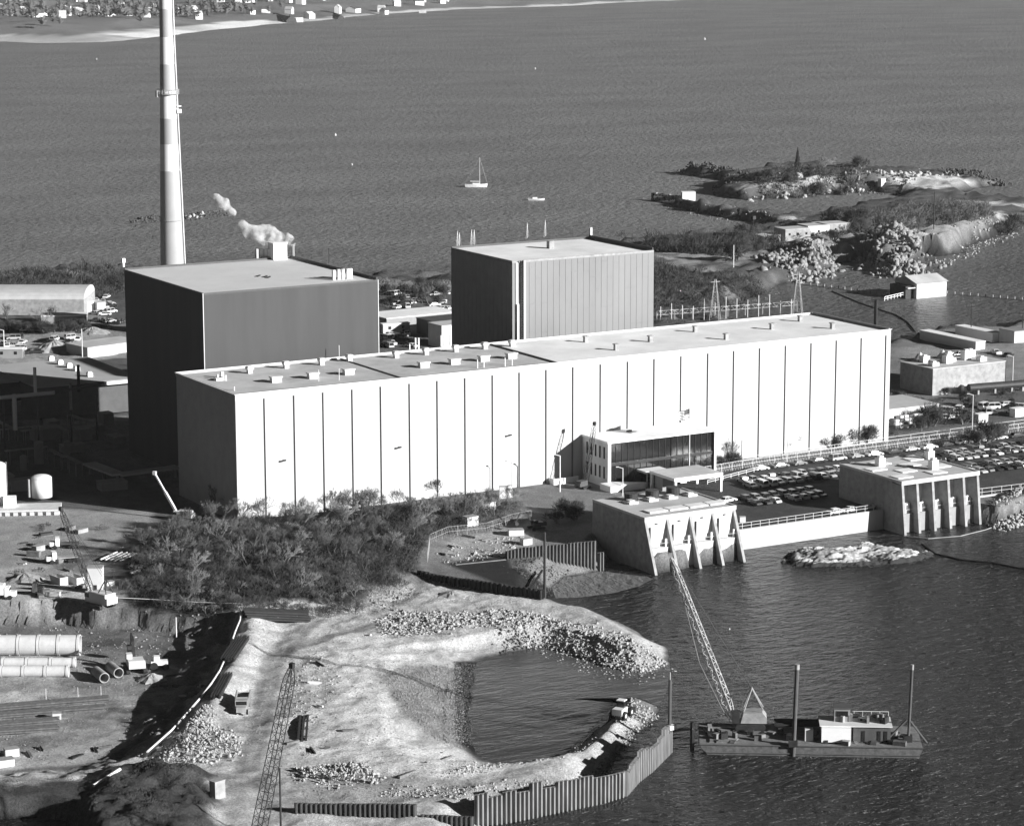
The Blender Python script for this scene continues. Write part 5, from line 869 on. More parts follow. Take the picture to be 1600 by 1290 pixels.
me = npmesh('far_shore', np.stack([ax_, ay_, hz_], 1), F, gm, True); att = me.attributes.new('albedo', 'FLOAT', 'POINT'); att.data.foreach_set('value', al.astype(np.float32)); link('far_shore', me, kind='structure')
def FZ(a, c):
    q = W(a, c, 4); i = np.argmin((ax_-q[0])**2+(ay_-q[1])**2); return np.array([q[0], q[1], hz_[i]])
HS = [(16,24),(38,22),(52,30),(60,28,14),(78,20),(98,38,10),(103,16,14),(120,20,18),(142,20,14),(168,22,12),(190,18),(232,20,18),(280,18),(298,20,18),(392,22),(405,5,20),(415,20,14),(452,20),(470,12,16),(483,22,16),(462,25,20),(528,16),(552,14,24),(596,12),(600,14,14),(620,8),(655,6,16),(660,12,12),(62,34,12),(97,30,10),(130,8),(215,6),(320,4),(345,10),(370,6),(500,6),(570,4),(640,2),(690,4),(30,8)]
HS += [(a_+R5.uniform(-5, 5), R5.uniform(3, 30) if a_ < 330 else R5.uniform(-2, 20-a_*.02), R5.uniform(8, 13)) for a_ in range(6, 700, 13)]
for i, hh in enumerate(HS):
    q = FZ(hh[0], hh[1]); sx = (hh[2]*.9 if len(hh) > 2 else 11); house('house', 'small pale house among the trees on the far shore', q, sx, sx*.75, 6 if i % 3 else 8, R5.uniform(-.9, .9), 'gable', 'white' if i % 4 else 'offw', 'roofg' if i % 2 else 'dgrey', 4, group='houses on the far shore', cat='house', door=False, z0=-4)
t = thing('shore_pier', 'dark stone jetty sloping from the far beach into the water', 'jetty', W(438, 32, SEA)); q0, q1 = W(422, 27, SEA), W(456, 36, SEA); part(MB().bar(q0+[0, 0, 1], q1+[0, 0, 1], 7, 8, n=6), 'core', M['rockd'], t)
t = thing('shore_pier', 'small dark rock groyne on the far beach right of the stone jetty', 'jetty', W(528, 28, SEA)); q0, q1 = W(524, 25, SEA), W(533, 30, SEA); part(MB().bar(q0, q1, 5, 5, n=6), 'core', M['rockd'], t)
for a, c in ((1017, 30), (1030, 180), (1070, 22)): pass
# far trees as one wood
R = np.random.default_rng(5); n = 2600; cand = np.stack([R.uniform(300, 4300, 60000), R.uniform(2400, 5600, 60000)], 1); sdc = sdp(cand[:, 0], cand[:, 1], fpoly); dn = fbm(cand[:, 0], cand[:, 1], 160, 50)
cand = cand[(sdc > 75) & (sdc < 1400) & (dn > -.35+.3*(sdc < 190))][:9000]; segs = []
cam2 = CAM[:2]
for (x, y) in cand:
    d = (np.array([x, y, 0])-CAM)@fw
    ix = 800+FPX*((np.array([x, y, 0])-CAM)@rt)/d
    if ix < -60 or ix > 1250: continue
    j = np.argmin((ax_[::1]-x)**2+(ay_-y)**2); h = R.uniform(12, 22); z = hz_[j]
    k = 20; th = R.uniform(0, 6.28, k); ph_ = R.uniform(.1, 1, k)
    for a, p_ in zip(th, ph_):
        c = np.array([x, y, z+h*(.25+.5*p_*.8)]); e = np.array([math.cos(a)*h*.42*math.sin(p_*3), math.sin(a)*h*.42*math.sin(p_*3), h*.25*p_]); segs.append((c, c+e, h*.13))
link('far_wood', twigs_mesh('far_wood', segs, M['twig']), None, 'hazy belt of bare trees behind the houses on the far shore', 'wood', kind='stuff')
# ================= sheet piling =================
def sheetwall(name, lab, pts, m, pitch=.86, jit=.5, land=False, extra=()):
    """pts: (x, y, zbase, ztop) along the wall's foot"""
    t = thing(name, lab, 'sheet pile wall', pts[0][:3]); P = [np.array(p, float) for p in pts]; R = random.Random(len(lab)); k = 0
    tot = sum(np.linalg.norm((b[:2]-a[:2])) for a, b in zip(P[:-1], P[1:])); n = int(tot/pitch); s = 0; cum = [0]
    for a, b in zip(P[:-1], P[1:]): cum.append(cum[-1]+np.linalg.norm(b[:2]-a[:2]))
    level = 0
    for i in range(n):
        s = (i+.5)*pitch; j = min(len(P)-2, max(q for q in range(len(P)-1) if cum[q] <= s+1e-9)); f = (s-cum[j])/(cum[j+1]-cum[j]); c = P[j]*(1-f)+P[j+1]*f; d = (P[j+1]-P[j])[:2]; d /= np.linalg.norm(d); nn = np.array([d[1], -d[0]])
        if (nn@(CAM[:2]-c[:2])) < 0: nn = -nn
        if i % 3 == 0: level = R.uniform(-jit, jit)
        zt = c[3]+level+(extra[i] if i < len(extra) else 0); w_ = pitch/2; x, y = c[:2]
        poly = [(-w_, -.22), (-w_, -.02), (-w_*.58, .02), (-w_*.30, .55), (w_*.30, .55), (w_*.58, .02), (w_, -.02), (w_, -.22)]
        pl = [(x+d[0]*u_+nn[0]*v_, y+d[1]*u_+nn[1]*v_) for u_, v_ in poly]; part(MB().prism(pl, c[2]-1.5, zt), 'pile', m, t)
    return t
def sp(a, c, z, h): q = W(a, c, z); return (q[0], q[1], z, z+h)
sheetwall('sheet_pile_wall', 'tall curving sheet pile wall standing in the water around the causeway', [sp(742, 1292, SEA, 5.0), sp(800, 1283, SEA, 5.6), sp(877, 1267, SEA, 5.2), sp(939, 1254, SEA, 4.9), sp(976, 1243, SEA, 4.6), sp(994, 1222, SEA, 5.0), sp(1017, 1204, SEA, 5.0), sp(1049, 1172, SEA, 4.9)], M['pile'], jit=.8)
sheetwall('sheet_pile_wall', 'low dark sheet pile wall at the bottom edge right of the lattice boom', [sp(460, 1278, -2.2, 2.7), sp(655, 1281, -2.2, 2.8)], M['piled'], .82, .06)
sheetwall('sheet_pile_wall', 'lowest dark sheet piles between the two longer walls at the bottom', [sp(657, 1288, -3, 1.9), sp(742, 1292, -3, 1.9)], M['piled'], .82, .1)
sheetwall('sheet_pile_wall', 'sheet pile wall with pale ribs left of the nearer pump house', [sp(790, 900, SEA+.3, 6.0), sp(820, 898, SEA+.3, 6.6), sp(932, 892, SEA, 7.2)], M['pilem'], .84, .12)
sheetwall('sheet_pile_wall', 'three shorter sheet piles beside the pump house wall', [sp(934, 892, SEA, 4.3), sp(945, 890, SEA, 4.3)], M['pilem'], .84, .1)
sheetwall('sheet_pile_wall', 'black cofferdam wall below the thicket end', [sp(652, 912, -2.5, 3.2), sp(700, 925, -2.8, 3.8), sp(770, 943, -3.4, 4.8), sp(855, 962, SEA, 5.8)], M['black'], 1.2, .15)  # shadow side of the wall, its shade put into the black colour
t = thing('cofferdam_bracing', 'dark timber bracing and deck inside the cofferdam', 'bracing', W(760, 900, -1))
for i in range(7): q0 = W(690+i*22, 905+i*4, -1.2); q1 = W(715+i*22, 885+i*1, -.8); part(MB().bar(q0, q1, .3, n=4), 'beam', M['black'], t)
for i in range(8): q = W(735+i*11, 888, -3); part(MB().bar(q, q+[0, 0, 3.2], .28, n=5), 'post', M['dark'], t)
q0, q1 = W(712, 884, -.3), W(790, 876, -.3); part(MB().bar(q0, q1, .5, n=4), 'walkway', M['conc'], t)
# churned water below the pump house
def sheet(name, poly, z, m, lift):
    P = pix(poly, z); c = P.mean(0); V = [(c[0], c[1], z+lift)]+[(p[0], p[1], z+lift) for p in P]; n = len(P); mb = MB(); mb.add(V, [(0, i+1, (i+1) % n+1) for i in range(n)]); o = mb.obj(name, m, kind='structure'); return o
wf = water('foam_water', .15, .35, (.5, 1.6), (.8, .3), (1, .5, 1), .4, mod=.5)
sheet('churned_water', [(862, 916), (885, 899), (940, 892), (1012, 901), (1020, 904), (1000, 915), (960, 926), (905, 933), (868, 934)], SEA, wf, .01)
wl = water('lagoon_water', .06, .22, (.08, .35, 1.3), (.5, .25, .08), (.35, 1.0, 1), .75, mod=.5)
sheet('lagoon_water', [(735, 1040), (790, 1010), (850, 1005), (900, 1020), (945, 1038), (1000, 1045), (1046, 1036), (1050, 1060), (1030, 1104), (1000, 1090), (960, 1090), (950, 1110), (915, 1150), (880, 1175), (850, 1185), (800, 1198), (740, 1190), (725, 1160), (725, 1080)], SEA, wl, .008)
# ================= construction machines =================
def tracks(t, L_, B_, h=.9, w_=.55):
    for s in (-1, 1):
        pr = [(L_/2*math.cos(a)*.0+(L_/2-h/2)*(1 if math.cos(a) >= 0 else -1)+h/2*math.cos(a), h/2+h/2*math.sin(a)) for a in [i*math.pi/6 for i in range(12)]]
        MB().extr([(x, z) for x, z in pr], 'y', s*B_/2-w_/2, s*B_/2+w_/2).obj('track', M['dark'], t)
def crane(name, lab, q, rz, bl, elev, body='offw', boomm='dark', wid=1.5, n=14, yaw_boom=0.0, cab=True, sc=1.0, apex=True, tele=False):
    t = thing(name, lab, 'crane', q, rz); tracks(t, 5.6*sc, 3.8*sc, 1.0*sc, .8*sc)
    MB().box(-3.6*sc, 1.4*sc, -1.5*sc, 1.5*sc, 1.1*sc, 3.4*sc).box(-4.2*sc, -3.6*sc, -1.5*sc, 1.5*sc, 1.2*sc, 2.6*sc).obj('engine_house', M[body], t); MB().box(1.4*sc, 2.8*sc, .3*sc, 1.5*sc, 1.2*sc, 3.2*sc).obj('cab', M[body], t); MB().box(1.5*sc, 2.84*sc, .26*sc, 1.54*sc, 2.1*sc, 3.0*sc).obj('cab_window', M['glass'], t)
    e = math.radians(elev); p0 = Vector((1.6*sc, 0, 1.6*sc)); p1 = p0+Vector((math.cos(e), 0, math.sin(e)))*bl
    if tele: MB().bar(p0, p0.lerp(p1, .55), .42, n=4).bar(p0.lerp(p1, .5), p1, .28, n=4).obj('boom', M[boomm], t)
    else: MB().lattice(p0, p1, wid, wid*.75, n, .075 if bl > 20 else .06).obj('boom', M[boomm], t)
    MB().obox((p1.x, p1.y, p1.z-.4), .8, .7, .9).obj('boom_head', M[boomm], t)
    if apex:
        for s in (-1, 1): MB().bar((-1.0*sc, s*sc, 3.4*sc), (-2.4*sc, s*.3, 6.2*sc), .12, n=4).bar((-3.4*sc, s*sc, 3.4*sc), (-2.4*sc, s*.3, 6.2*sc), .10, n=4).obj('gantry_leg', M[boomm], t)
        MB().bar((-2.4*sc, .3, 6.2*sc), p1+Vector((0, .2, 0)), .035, n=3).bar((-2.4*sc, -.3, 6.2*sc), p1-Vector((0, .2, 0)), .035, n=3).obj('pendant_line', M['dark'], t)
        MB().bar(p1, (p1.x+.3, p1.y, max(2.5, p1.z-bl*.45)), .03, n=3).obj('hoist_line', M['dark'], t)
    return t
# great lattice boom rising from the bottom edge
qb = W(398, 1345, -1); tip = WD(456, 1040, qb+[3, 5, 0]); dv = tip-(qb+[0, 0, 1.6]); rz = math.atan2(dv[1], dv[0]); hd = math.hypot(dv[0], dv[1])
crane('crawler_crane', 'dark lattice crane boom rising steeply from the bottom picture edge', qb-np.array([1.6*math.cos(rz), 1.6*math.sin(rz), 0]), rz, math.hypot(hd, dv[2]), math.degrees(math.atan2(dv[2], hd)), 'offw', 'dark', 1.9, 22, apex=False)
qb = G(155, 948); tip = WD(99, 786, qb+[0, 3, 0]); dv = tip-(qb+[0, 0, 1.6]); rz = math.atan2(dv[1], dv[0]); hd = math.hypot(dv[0], dv[1])
crane('crawler_crane', 'crawler crane with dark leaning boom beside the white panel at the left', qb, rz, math.hypot(hd, dv[2])-1.6, math.degrees(math.atan2(dv[2], hd)), 'offw', 'dark', 1.1, 14)
q = G(150, 925); t = thing('panel_hut', 'tall white-faced hut behind the leaning dark crane', 'hut', q, IR); MB().box(-1.6, 1.6, -1, 1.4, 0, 5.6).obj('body', M['offw'], t); MB().box(-1.7, 1.7, -1.1, 1.5, 5.6, 5.8).obj('roof', M['conc'], t); MB().box(-.4, .4, -1.06, -.98, 0, 1.9).obj('door', M['dark'], t)
qb = G(285, 812); tip = WD(244, 730, qb); dv = tip-(qb+[0, 0, 1.6]); rz = math.atan2(dv[1], dv[0]); hd = math.hypot(dv[0], dv[1])
crane('mobile_crane', 'white telescopic crane boom sticking out of the thicket by the hall corner', qb, rz, math.hypot(hd, dv[2])-1.2, math.degrees(math.atan2(dv[2], hd)), 'white', 'white', tele=True, sc=.7, apex=False)
qb = W(911, 762, 0); tip = WD(926, 657, qb); dv = tip-(qb+[0, 0, 1.4]); rz = math.atan2(dv[1], dv[0]); hd = math.hypot(dv[0], dv[1])
crane('mobile_crane', 'small dark lattice crane standing at the left end of the office', qb, rz, math.hypot(hd, dv[2])-.5, math.degrees(math.atan2(dv[2], hd)), 'dgrey', 'dark', 1.1, 14, sc=.6, apex=False)
def excavator(lab, q, rz, body='offw', sc=1.0, a1=45, a2=-40):
    t = thing('excavator', lab, 'excavator', q, rz); tracks(t, 4.4*sc, 3.0*sc, .95*sc, .7*sc)
    MB().box(-2.6*sc, 1.2*sc, -1.4*sc, 1.4*sc, 1.1*sc, 2.3*sc).extr([(-2.8*sc, 1.2*sc), (-2.2*sc, 1.1*sc), (-2.2*sc, 2.5*sc), (-2.8*sc, 2.2*sc)], 'y', -1.45*sc, 1.45*sc).obj('body', M[body], t)
    MB().box(.0, 1.5*sc, .5*sc, 1.5*sc, 1.2*sc, 3.1*sc).obj('cab', M[body], t); MB().box(.1*sc, 1.54*sc, .45*sc, 1.54*sc, 2.0*sc, 2.9*sc).obj('cab_window', M['glass'], t)
    p = Vector((1.2*sc, 0, 1.6*sc)); k = Vector((math.cos(math.radians(a1)), 0, math.sin(math.radians(a1)))); p2 = p+k*3.4*sc; p3 = p2+Vector((math.cos(math.radians(a1-40)), 0, math.sin(math.radians(a1-40))))*2.6*sc; p4 = p3+Vector((math.cos(math.radians(a2)), 0, math.sin(math.radians(a2))))*3.0*sc
    MB().bar(p, p2, .34*sc, n=4).bar(p2, p3, .32*sc, .24*sc, n=4).obj('boom', M['dark'], t); MB().bar(p3, p4, .24*sc, .18*sc, n=4).obj('stick', M['dark'], t)
    MB().extr([(p4.x-.5*sc, p4.z), (p4.x+.5*sc, p4.z+.1), (p4.x+.4*sc, p4.z-1.0*sc), (p4.x-.3*sc, p4.z-1.2*sc), (p4.x-.8*sc, p4.z-.6*sc)], 'y', -.6*sc, .6*sc).obj('bucket', M['dark'], t); return t
excavator('white excavator with raised dark arm on the excavation floor beside the pipes', G(212, 1048), math.radians(75), 'offw', 1.15, 60, -60)
excavator('dark excavator digging behind the cofferdam left of the pump house', G(838, 826), math.radians(175), 'dgrey', .8, 60, -60)
q = G(250, 1044); t = thing('tractor', 'small white wheeled machine right of the excavator in the excavation', 'tractor', q, math.radians(-20)); MB().box(-1.8, 1.6, -.9, .9, .9, 1.7).box(-1.2, 0, -.7, .7, 1.7, 2.7).obj('body', M['white'], t); MB().box(-1.25, .05, -.6, .6, 1.95, 2.5).obj('window', M['glass'], t)
for x, r in ((-1.2, .8), (1.2, .6)):
    for s in (-1, 1): MB().bar((x, s*1.0-.2, r), (x, s*1.0+.2, r), r, n=14).obj('wheel', M['tyre'], t)
def truck(name, lab, q, rz, kind='dump', cab='offw', bedm='offw', L_=7.5):
    t = thing(name, lab, 'truck', q, rz); MB().box(-L_/2, L_/2, -.5, .5, .8, 1.1).obj('chassis', M['dark'], t)
    x1 = L_/2; MB().box(x1-2.0, x1-1.0, -1.15, 1.15, .7, 2.7).box(x1-1.0, x1+.3, -.9, .9, .7, 1.7).obj('cab', M[cab], t); MB().box(x1-1.3, x1-.97, -1.0, 1.0, 1.8, 2.5).obj('windscreen', M['glass'], t)
    if kind == 'dump':
        m = MB(); a, b = -L_/2, x1-2.2; m.box(a, b, -1.25, 1.25, 1.1, 1.3).box(a, b, -1.25, -1.13, 1.3, 2.7).box(a, b, 1.13, 1.25, 1.3, 2.7).box(b-.12, b, -1.13, 1.13, 1.3, 3.0).box(a, a+.1, -1.13, 1.13, 1.3, 2.2)
        for i in range(6): x = a+(b-a)*(i+.5)/6; m.box(x-.08, x+.08, -1.38, -1.25, 1.1, 2.8).box(x-.08, x+.08, 1.25, 1.38, 1.1, 2.8)
        m.obj('dump_bed', M[bedm], t)
    elif kind == 'flat': MB().box(-L_/2, x1-2.2, -1.2, 1.2, 1.1, 1.3).obj('flat_bed', M[bedm], t)
    else: MB().box(-L_/2, x1-2.2, -1.2, 1.2, 1.1, 3.3).obj('box_body', M[bedm], t)
    for x in (-L_/2+.8, -L_/2+2.0, x1-.9):
        for s in (-1, 1): MB().bar((x, s*1.05-.18, .5), (x, s*1.05+.18, .5), .5, n=12).obj('wheel', M['tyre'], t)
    return t
truck('dump_truck', 'dump truck with ribbed empty bed parked beside the curved trench rail', G(379, 1108), math.radians(-118), 'dump', 'conc', 'grey', 8)
truck('flatbed_truck', 'white flatbed truck near the steel stacks at the left', G(98, 878), math.radians(170), 'flat', 'white', 'conc', 7); truck('box_truck', 'white truck cut by the left picture edge', G(-2, 935), IR, 'box', 'white', 'white', 7)
truck('flatbed_truck', 'dark flatbed truck with load near the left picture edge', G(38, 942), IR, 'flat', 'dgrey', 'conc', 8); truck('dump_truck', 'white-cab truck at the bend of the yard road', G(102, 856), math.radians(160), 'flat', 'white', 'dgrey', 6.5)
for i, (a, c) in enumerate(((92, 912), (118, 912))):
    t = thing('dumpster', ('left of two leaning open pale hoppers in the yard', 'right of two leaning open pale hoppers in the yard')[i], 'hopper', G(a, c), math.radians(100)); MB().extr([(-2.2, 0), (1.6, 0), (2.4, 1.9), (-2.2, 1.9)], 'y', -1.0, -.88).extr([(-2.2, 0), (1.6, 0), (2.4, 1.9), (-2.2, 1.9)], 'y', .88, 1.0).obj('side', M['offw'], t); MB().box(-2.2, 1.6, -.88, .88, 0, .1).obj('bottom', M['dgrey'], t); MB().box(-2.3, -2.2, -1, 1, 0, 1.9).obj('back', M['offw'], t)
# front loader on causeway
q = G(972, 1120); t = thing('front_loader', 'wheeled front loader with white cab on the tip of the rock causeway', 'front loader', q, math.radians(35)); MB().box(-2.6, .2, -1.0, 1.0, 1.0, 2.2).box(.2, 2.0, -.7, .7, .9, 1.6).obj('body', M['offw'], t); MB().box(-.9, .4, -.7, .7, 2.2, 3.4).obj('cab', M['glass'], t); MB().box(-1.0, .5, -.8, .8, 3.4, 3.55).obj('cab_roof', M['white'], t)
MB().bar((.8, -.6, 1.5), (3.3, -.6, .8), .16, n=4).bar((.8, .6, 1.5), (3.3, .6, .8), .16, n=4).obj('lift_arm', M['offw'], t); MB().extr([(3.2, .2), (4.3, .15), (4.2, .3), (3.4, .5), (3.3, 1.3), (3.15, 1.3)], 'y', -1.4, 1.4).obj('bucket', M['conc'], t)
for x in (-1.6, 1.4):
    for s in (-1, 1): MB().bar((x, s*1.15-.3, .85), (x, s*1.15+.3, .85), .85, n=16).obj('wheel', M['tyre'], t); MB().bar((x, s*1.15-.33, .85), (x, s*1.15+.33, .85), .4, n=12).obj('rim', M['offw'], t)
# pipes in the excavation
dr = np.array([.866, -.5, 0])
def tube(mb, p, q, r, n=24, th=.14):
    p = Vector(p); q = Vector(q); d = (q-p).normalized(); a = d.cross(Vector((0, 0, 1))).normalized(); b = a.cross(d); V = []
    for c, rr in ((p, r), (q, r), (q, r-th), (p, r-th)): V += [c+a*rr*math.cos(2*math.pi*i/n)+b*rr*math.sin(2*math.pi*i/n) for i in range(n)]
    mb.add(V, [(k*n+i, k*n+(i+1) % n, ((k+1) % 4)*n+(i+1) % n, ((k+1) % 4)*n+i) for k in range(4) for i in range(n)]); return mb
for k, (a, c, x1, r, lab) in enumerate(((-30, 1024, 162, 2.1, 'back row of big pale concrete pipe in the excavation'), (-30, 1043, 150, 1.0, 'middle row of big pale concrete pipe in the excavation'), (-30, 1057, 135, 1.15, 'front row of big pale concrete pipe in the excavation'))):
    q0 = G(a, c); t = thing('concrete_pipe', lab, 'pipe', q0); Lp = (x1-a)/9.3; n = max(1, int(Lp/3.9)); L1 = Lp/n; z = -4.0+r
    for i in range(n): p0 = np.array([q0[0], q0[1], z])+dr*(i*L1+.06); p1 = np.array([q0[0], q0[1], z])+dr*((i+1)*L1-.06); mb = tube(MB(), p0, p1, r); tube(mb, p1-dr*.5, p1, r+.1, th=.1); part(mb, 'pipe_section', M['concl'], t)
for a, c, d_, lab in ((150, 1056, 0, 'left of two short open concrete pipes in front of the long pipe rows'), (172, 1048, 0, 'right of two short open concrete pipes in front of the long pipe rows')):
    q0 = G(a, c)+[0, 0, 1]; q1 = q0+np.array([-.05, -1, 0])*5.4; q0[2] = q1[2] = -4+1.05; t = thing('concrete_pipe', lab, 'pipe', q0); o = part(tube(MB(), q0, q1, 1.05, th=.16), 'pipe_section', M['conc'], t)
# steel beam stacks
def beams(lab, p, q, n, rows, m='dark', w_=.32, gap=.5, name='beam_stack'):
    p = np.array(p, float); q = np.array(q, float); t = thing(name, lab, 'beam stack', p); d = (q-p); d /= np.linalg.norm(d); nn = np.array([-d[1], d[0], 0])
    for r in range(rows):
        for i in range(n): o_ = nn*(i*gap)+np.array([0, 0, .25+r*(w_+.12)]); e0 = d*random.uniform(-.4, .4); part(MB().bar(p+o_+e0, q+o_+e0, w_*.72, n=4), 'beam', M[m], t)
    for f in (.2, .5, .8): c = p+(q-p)*f+nn*(n-1)*gap/2; part(MB().obox((c[0], c[1], p[2]), .25, n*gap, .12, math.atan2(d[1], d[0])), 'bearer', M['wood'], t)
for k, (a, c, b_, d_) in enumerate(((-40, 1113, 172, 1096), (-40, 1125, 165, 1110), (-40, 1140, 92, 1130), (-40, 1150, 90, 1142))): beams(('long stack of dark steel at the top of the four on the excavation floor', 'second long stack of dark steel on the excavation floor', 'third stack of dark steel on the excavation floor', 'lowest stack of dark steel on the excavation floor')[k], G(a, c), G(b_, d_), 5, 2, 'rust')
beams('stack of dark steel piles along the excavation edge below the thicket', G(384, 968), G(484, 972), 6, 4, 'dark', .4, .55); beams('bundle of dark steel beams beside the top of the curved rail', G(365, 1034), G(388, 1000), 6, 2); beams('bundle of dark steel beams above the dump truck', G(343, 1092), G(362, 1056), 4, 2)
beams('three dark beams lying on the sand right of the lattice boom', G(478, 1158), G(481, 1120), 3, 1, 'dark', .4, .7); beams('pale steel beams lying in the yard left of the thicket', G(186, 878), G(212, 866), 5, 1, 'white', .3, 1.2); beams('rusty pipe lying across the lower beach', G(624, 1216), G(706, 1183), 1, 1, 'wood', .45)
o = MB().bar(G(146, 1231)+[0, 0, .5], G(188, 1206)+[0, 0, .6], .28, n=8).obj('white_pipe', M['white'], None, label='white pipe sticking out of the brush mound at the lower left', cat='pipe')
# curved trench rail
pth = [G(a, c) for a, c in ((376, 956), (375, 975), (368, 995), (361, 1012), (352, 1035), (343, 1055), (330, 1075), (315, 1095), (295, 1118), (268, 1148), (248, 1166), (230, 1182))]; t = thing('trench_pipeline', 'long curved white pipe on dark timber along the excavation rim', 'pipeline', pth[0])
for p, q in zip(pth[:-1], pth[1:]): part(MB().bar(p+[0, 0, .95], q+[0, 0, .95], .20, n=8), 'pipe', M['offw'], t); part(MB().bar(p+[-.8, -.5, .5], q+[-.8, -.5, .5], .42, n=4), 'timber', M['dark'], t)
fence('railing', 'thin pale pipe rail along the top of the excavation cliff', [G(176, 942)+[0, 0, .4], G(240, 945)+[0, 0, .4], G(310, 948)+[0, 0, .4], G(378, 952)+[0, 0, .4]], .9, 5, .09, 'offw', (1,))
for a, c in ((72, 1092), (122, 1090), (158, 1088)): pole('thin white survey stake on the excavation floor', G(a, c), 2.2, .05, mk='white', name='survey_stake', cat='stake', grp='survey stakes')
R6 = random.Random(3)
for i in range(46):
    a, c = R6.choice(((R6.uniform(430, 560), R6.uniform(1030, 1190)), (R6.uniform(0, 230), R6.uniform(1165, 1190)), (R6.uniform(20, 230), R6.uniform(840, 935)), (R6.uniform(690, 830), R6.uniform(838, 872)), (R6.uniform(240, 330), R6.uniform(1050, 1090)))); q = G(a, c); an = R6.uniform(0, 3.1); l = R6.uniform(1, 3.6)
    t = MB().obox((0, 0, 0), l, R6.uniform(.2, .6), R6.uniform(.15, .5), 0).box(-l*.3, l*.4, .25, .5, 0, .2).obj('loose_plank', M[R6.choice(('wood', 'dark', 'offw', 'rust'))], None, label='loose timber or steel offcut on the construction ground', cat='plank', group='offcuts on the construction ground'); t.location = tuple(q); t.rotation_euler = (R6.uniform(-.1, .1), R6.uniform(-.1, .1), an)
for i, (a, c, w_, h) in enumerate(((89, 1122, 1.6, 1.1), (8, 1195, 3, 1.2), (18, 1180, 2.5, 1.4), (340, 1245, 2.2, 3.0), (170, 915, 2, 1), (60, 860, 2.6, 1.2), (822, 850, 2.4, 1.4), (806, 835, 3.6, 1.3), (735, 820, 3.2, 2.2), (762, 795, 3.5, 2.0), (785, 778, 1.6, 3), (795, 777, 1.6, 3), (1124, 815, 1.4, 1.3))):
    lb = ('small white box on the steel stacks', 'white crate at the lower left edge', 'white tool box at the lower left edge', 'square concrete manhole box at the bottom left mound', 'white crate by the leaning crane', 'dark pallet in the yard', 'pale crate behind the mid sheet piling', 'pale tool shed behind the chain link fence', 'white hut among the bare trees at the thicket end', 'low white cabin at the foot of the hall', 'left small white silo at the hall foot', 'right small white silo at the hall foot', 'white box beside the pump house corner')[i]
    q = G(a, c) if i != 12 else W(1160, 815, 0); t = thing('site_box', lb, 'box', q, R6.uniform(-.4, .4)); MB().box(-w_/2, w_/2, -w_*.35, w_*.35, -.1, h).obj('body', M['offw' if i not in (3, 5) else 'conc'], t); MB().box(-w_/2-.06, w_/2+.06, -w_*.35-.06, w_*.35+.06, h, h+.12).obj('lid', M['conc'], t)
# ================= crane barge =================
B0 = W(1092, 1178, SEA); B1 = W(1442, 1184, SEA); bd = (B1-B0); BL = float(np.linalg.norm(bd)); ba = math.atan2(bd[1], bd[0]); bx = bd/BL; by = np.array([-bx[1], bx[0], 0]); DK = 1.9
barge = thing('crane_barge', 'long dark spud barge moored right of the sheet pile wall', 'barge', B0, ba)
def loc(a, c, z=DK): q = W(a, c, SEA+z)-B0; return float(q@bx), float(q@by)
BWD = 13.0
MB().extr([(0, DK), (2.2, -.8), (BL-1.0, -.8), (BL, DK)], 'y', 0, BWD).obj('hull', M['rust'], barge)
MB().box(.1, BL-.1, .1, BWD-.1, DK, DK+.06).obj('deck', M['wood'], barge)
m = MB(); m.bar((.1, -.05, DK), (BL, -.05, DK), .16, n=6).bar((1.3, -.1, .45), (BL-.6, -.1, .45), .12, n=6); m.obj('rubbing_strake', M['dgrey'], barge)
def spud(px, pb, pt, r, mk, lean=0.0):
    x, y = loc(px, pb); h = (pb-pt)/8.4; MB().bar((x, y, -3), (x+lean, y, DK+h), r, n=10).obj('spud', M[mk], barge); MB().box(x-.8, x+.8, y-.75, y+.75, DK, DK+1.2).obj('spud_keeper', M['dark'], barge); MB().bar((x+lean, y, DK+h-.9), (x+lean, y, DK+h+.05), r+.04, n=10).obj('spud_cap', M['conc'], barge)
spud(1239, 1165, 1036, .40, 'dgrey', .5); spud(1418, 1158, 1036, .27, 'dgrey', .5)
x, y = loc(1418, 1158); MB().bar((x-4, y, DK), (x-.2, y, DK+4.2), .2, n=5).bar((x+3.5, y-.5, DK), (x+.2, y, DK+4.2), .18, n=5).obj('spud_brace', M['dgrey'], barge)
x, y = loc(1083, 1150); MB().bar((x-.2, 2, -3), (x-.2, 2, DK+3.6), .4, n=8).obj('fender_pile', M['black'], barge)
x, y = loc(1334, 1165); c0x, c1x = loc(1284, 1165)[0], loc(1330, 1165)[0]; c2x = loc(1392, 1163)[0]
MB().box(c0x, c1x, 1.6, 4.4, DK+.3, DK+3.0).obj('generator_house', M['white'], barge); MB().box(c0x+.6, c0x+1.2, 1.45, 1.6, DK+.1, DK+.7).box(c1x-1.6, c1x-1, 1.45, 1.6, DK+.1, DK+.7).obj('skid_wheel', M['dark'], barge)
MB().box(c1x+.5, c2x, 2.8, 8, DK, DK+2.9).obj('deckhouse', M['dgrey'], barge); MB().box(c0x-.3, c2x+.3, 2.4, 8.6, DK+3.0, DK+3.2).obj('deckhouse_roof', M['offw'], barge)
for x in (c1x+2.0, c2x-2.4, c2x-1.2): MB().box(x, x+.6, 2.72, 2.8, DK+.2, DK+2.2).obj('door', M['black'], barge)
px_, _ = loc(1300, 1125); MB().box(px_-.3, px_+2.6, 5.0, 7.6, DK+3.2, DK+5.6).obj('pilot_cab', M['grey'], barge); MB().box(px_-.5, px_+2.8, 4.8, 7.8, DK+5.6, DK+5.8).obj('cab_roof', M['dgrey'], barge); MB().box(px_, px_+2.2, 4.93, 5.0, DK+4.2, DK+5.2).obj('cab_window', M['glass'], barge)
R7 = random.Random(9)
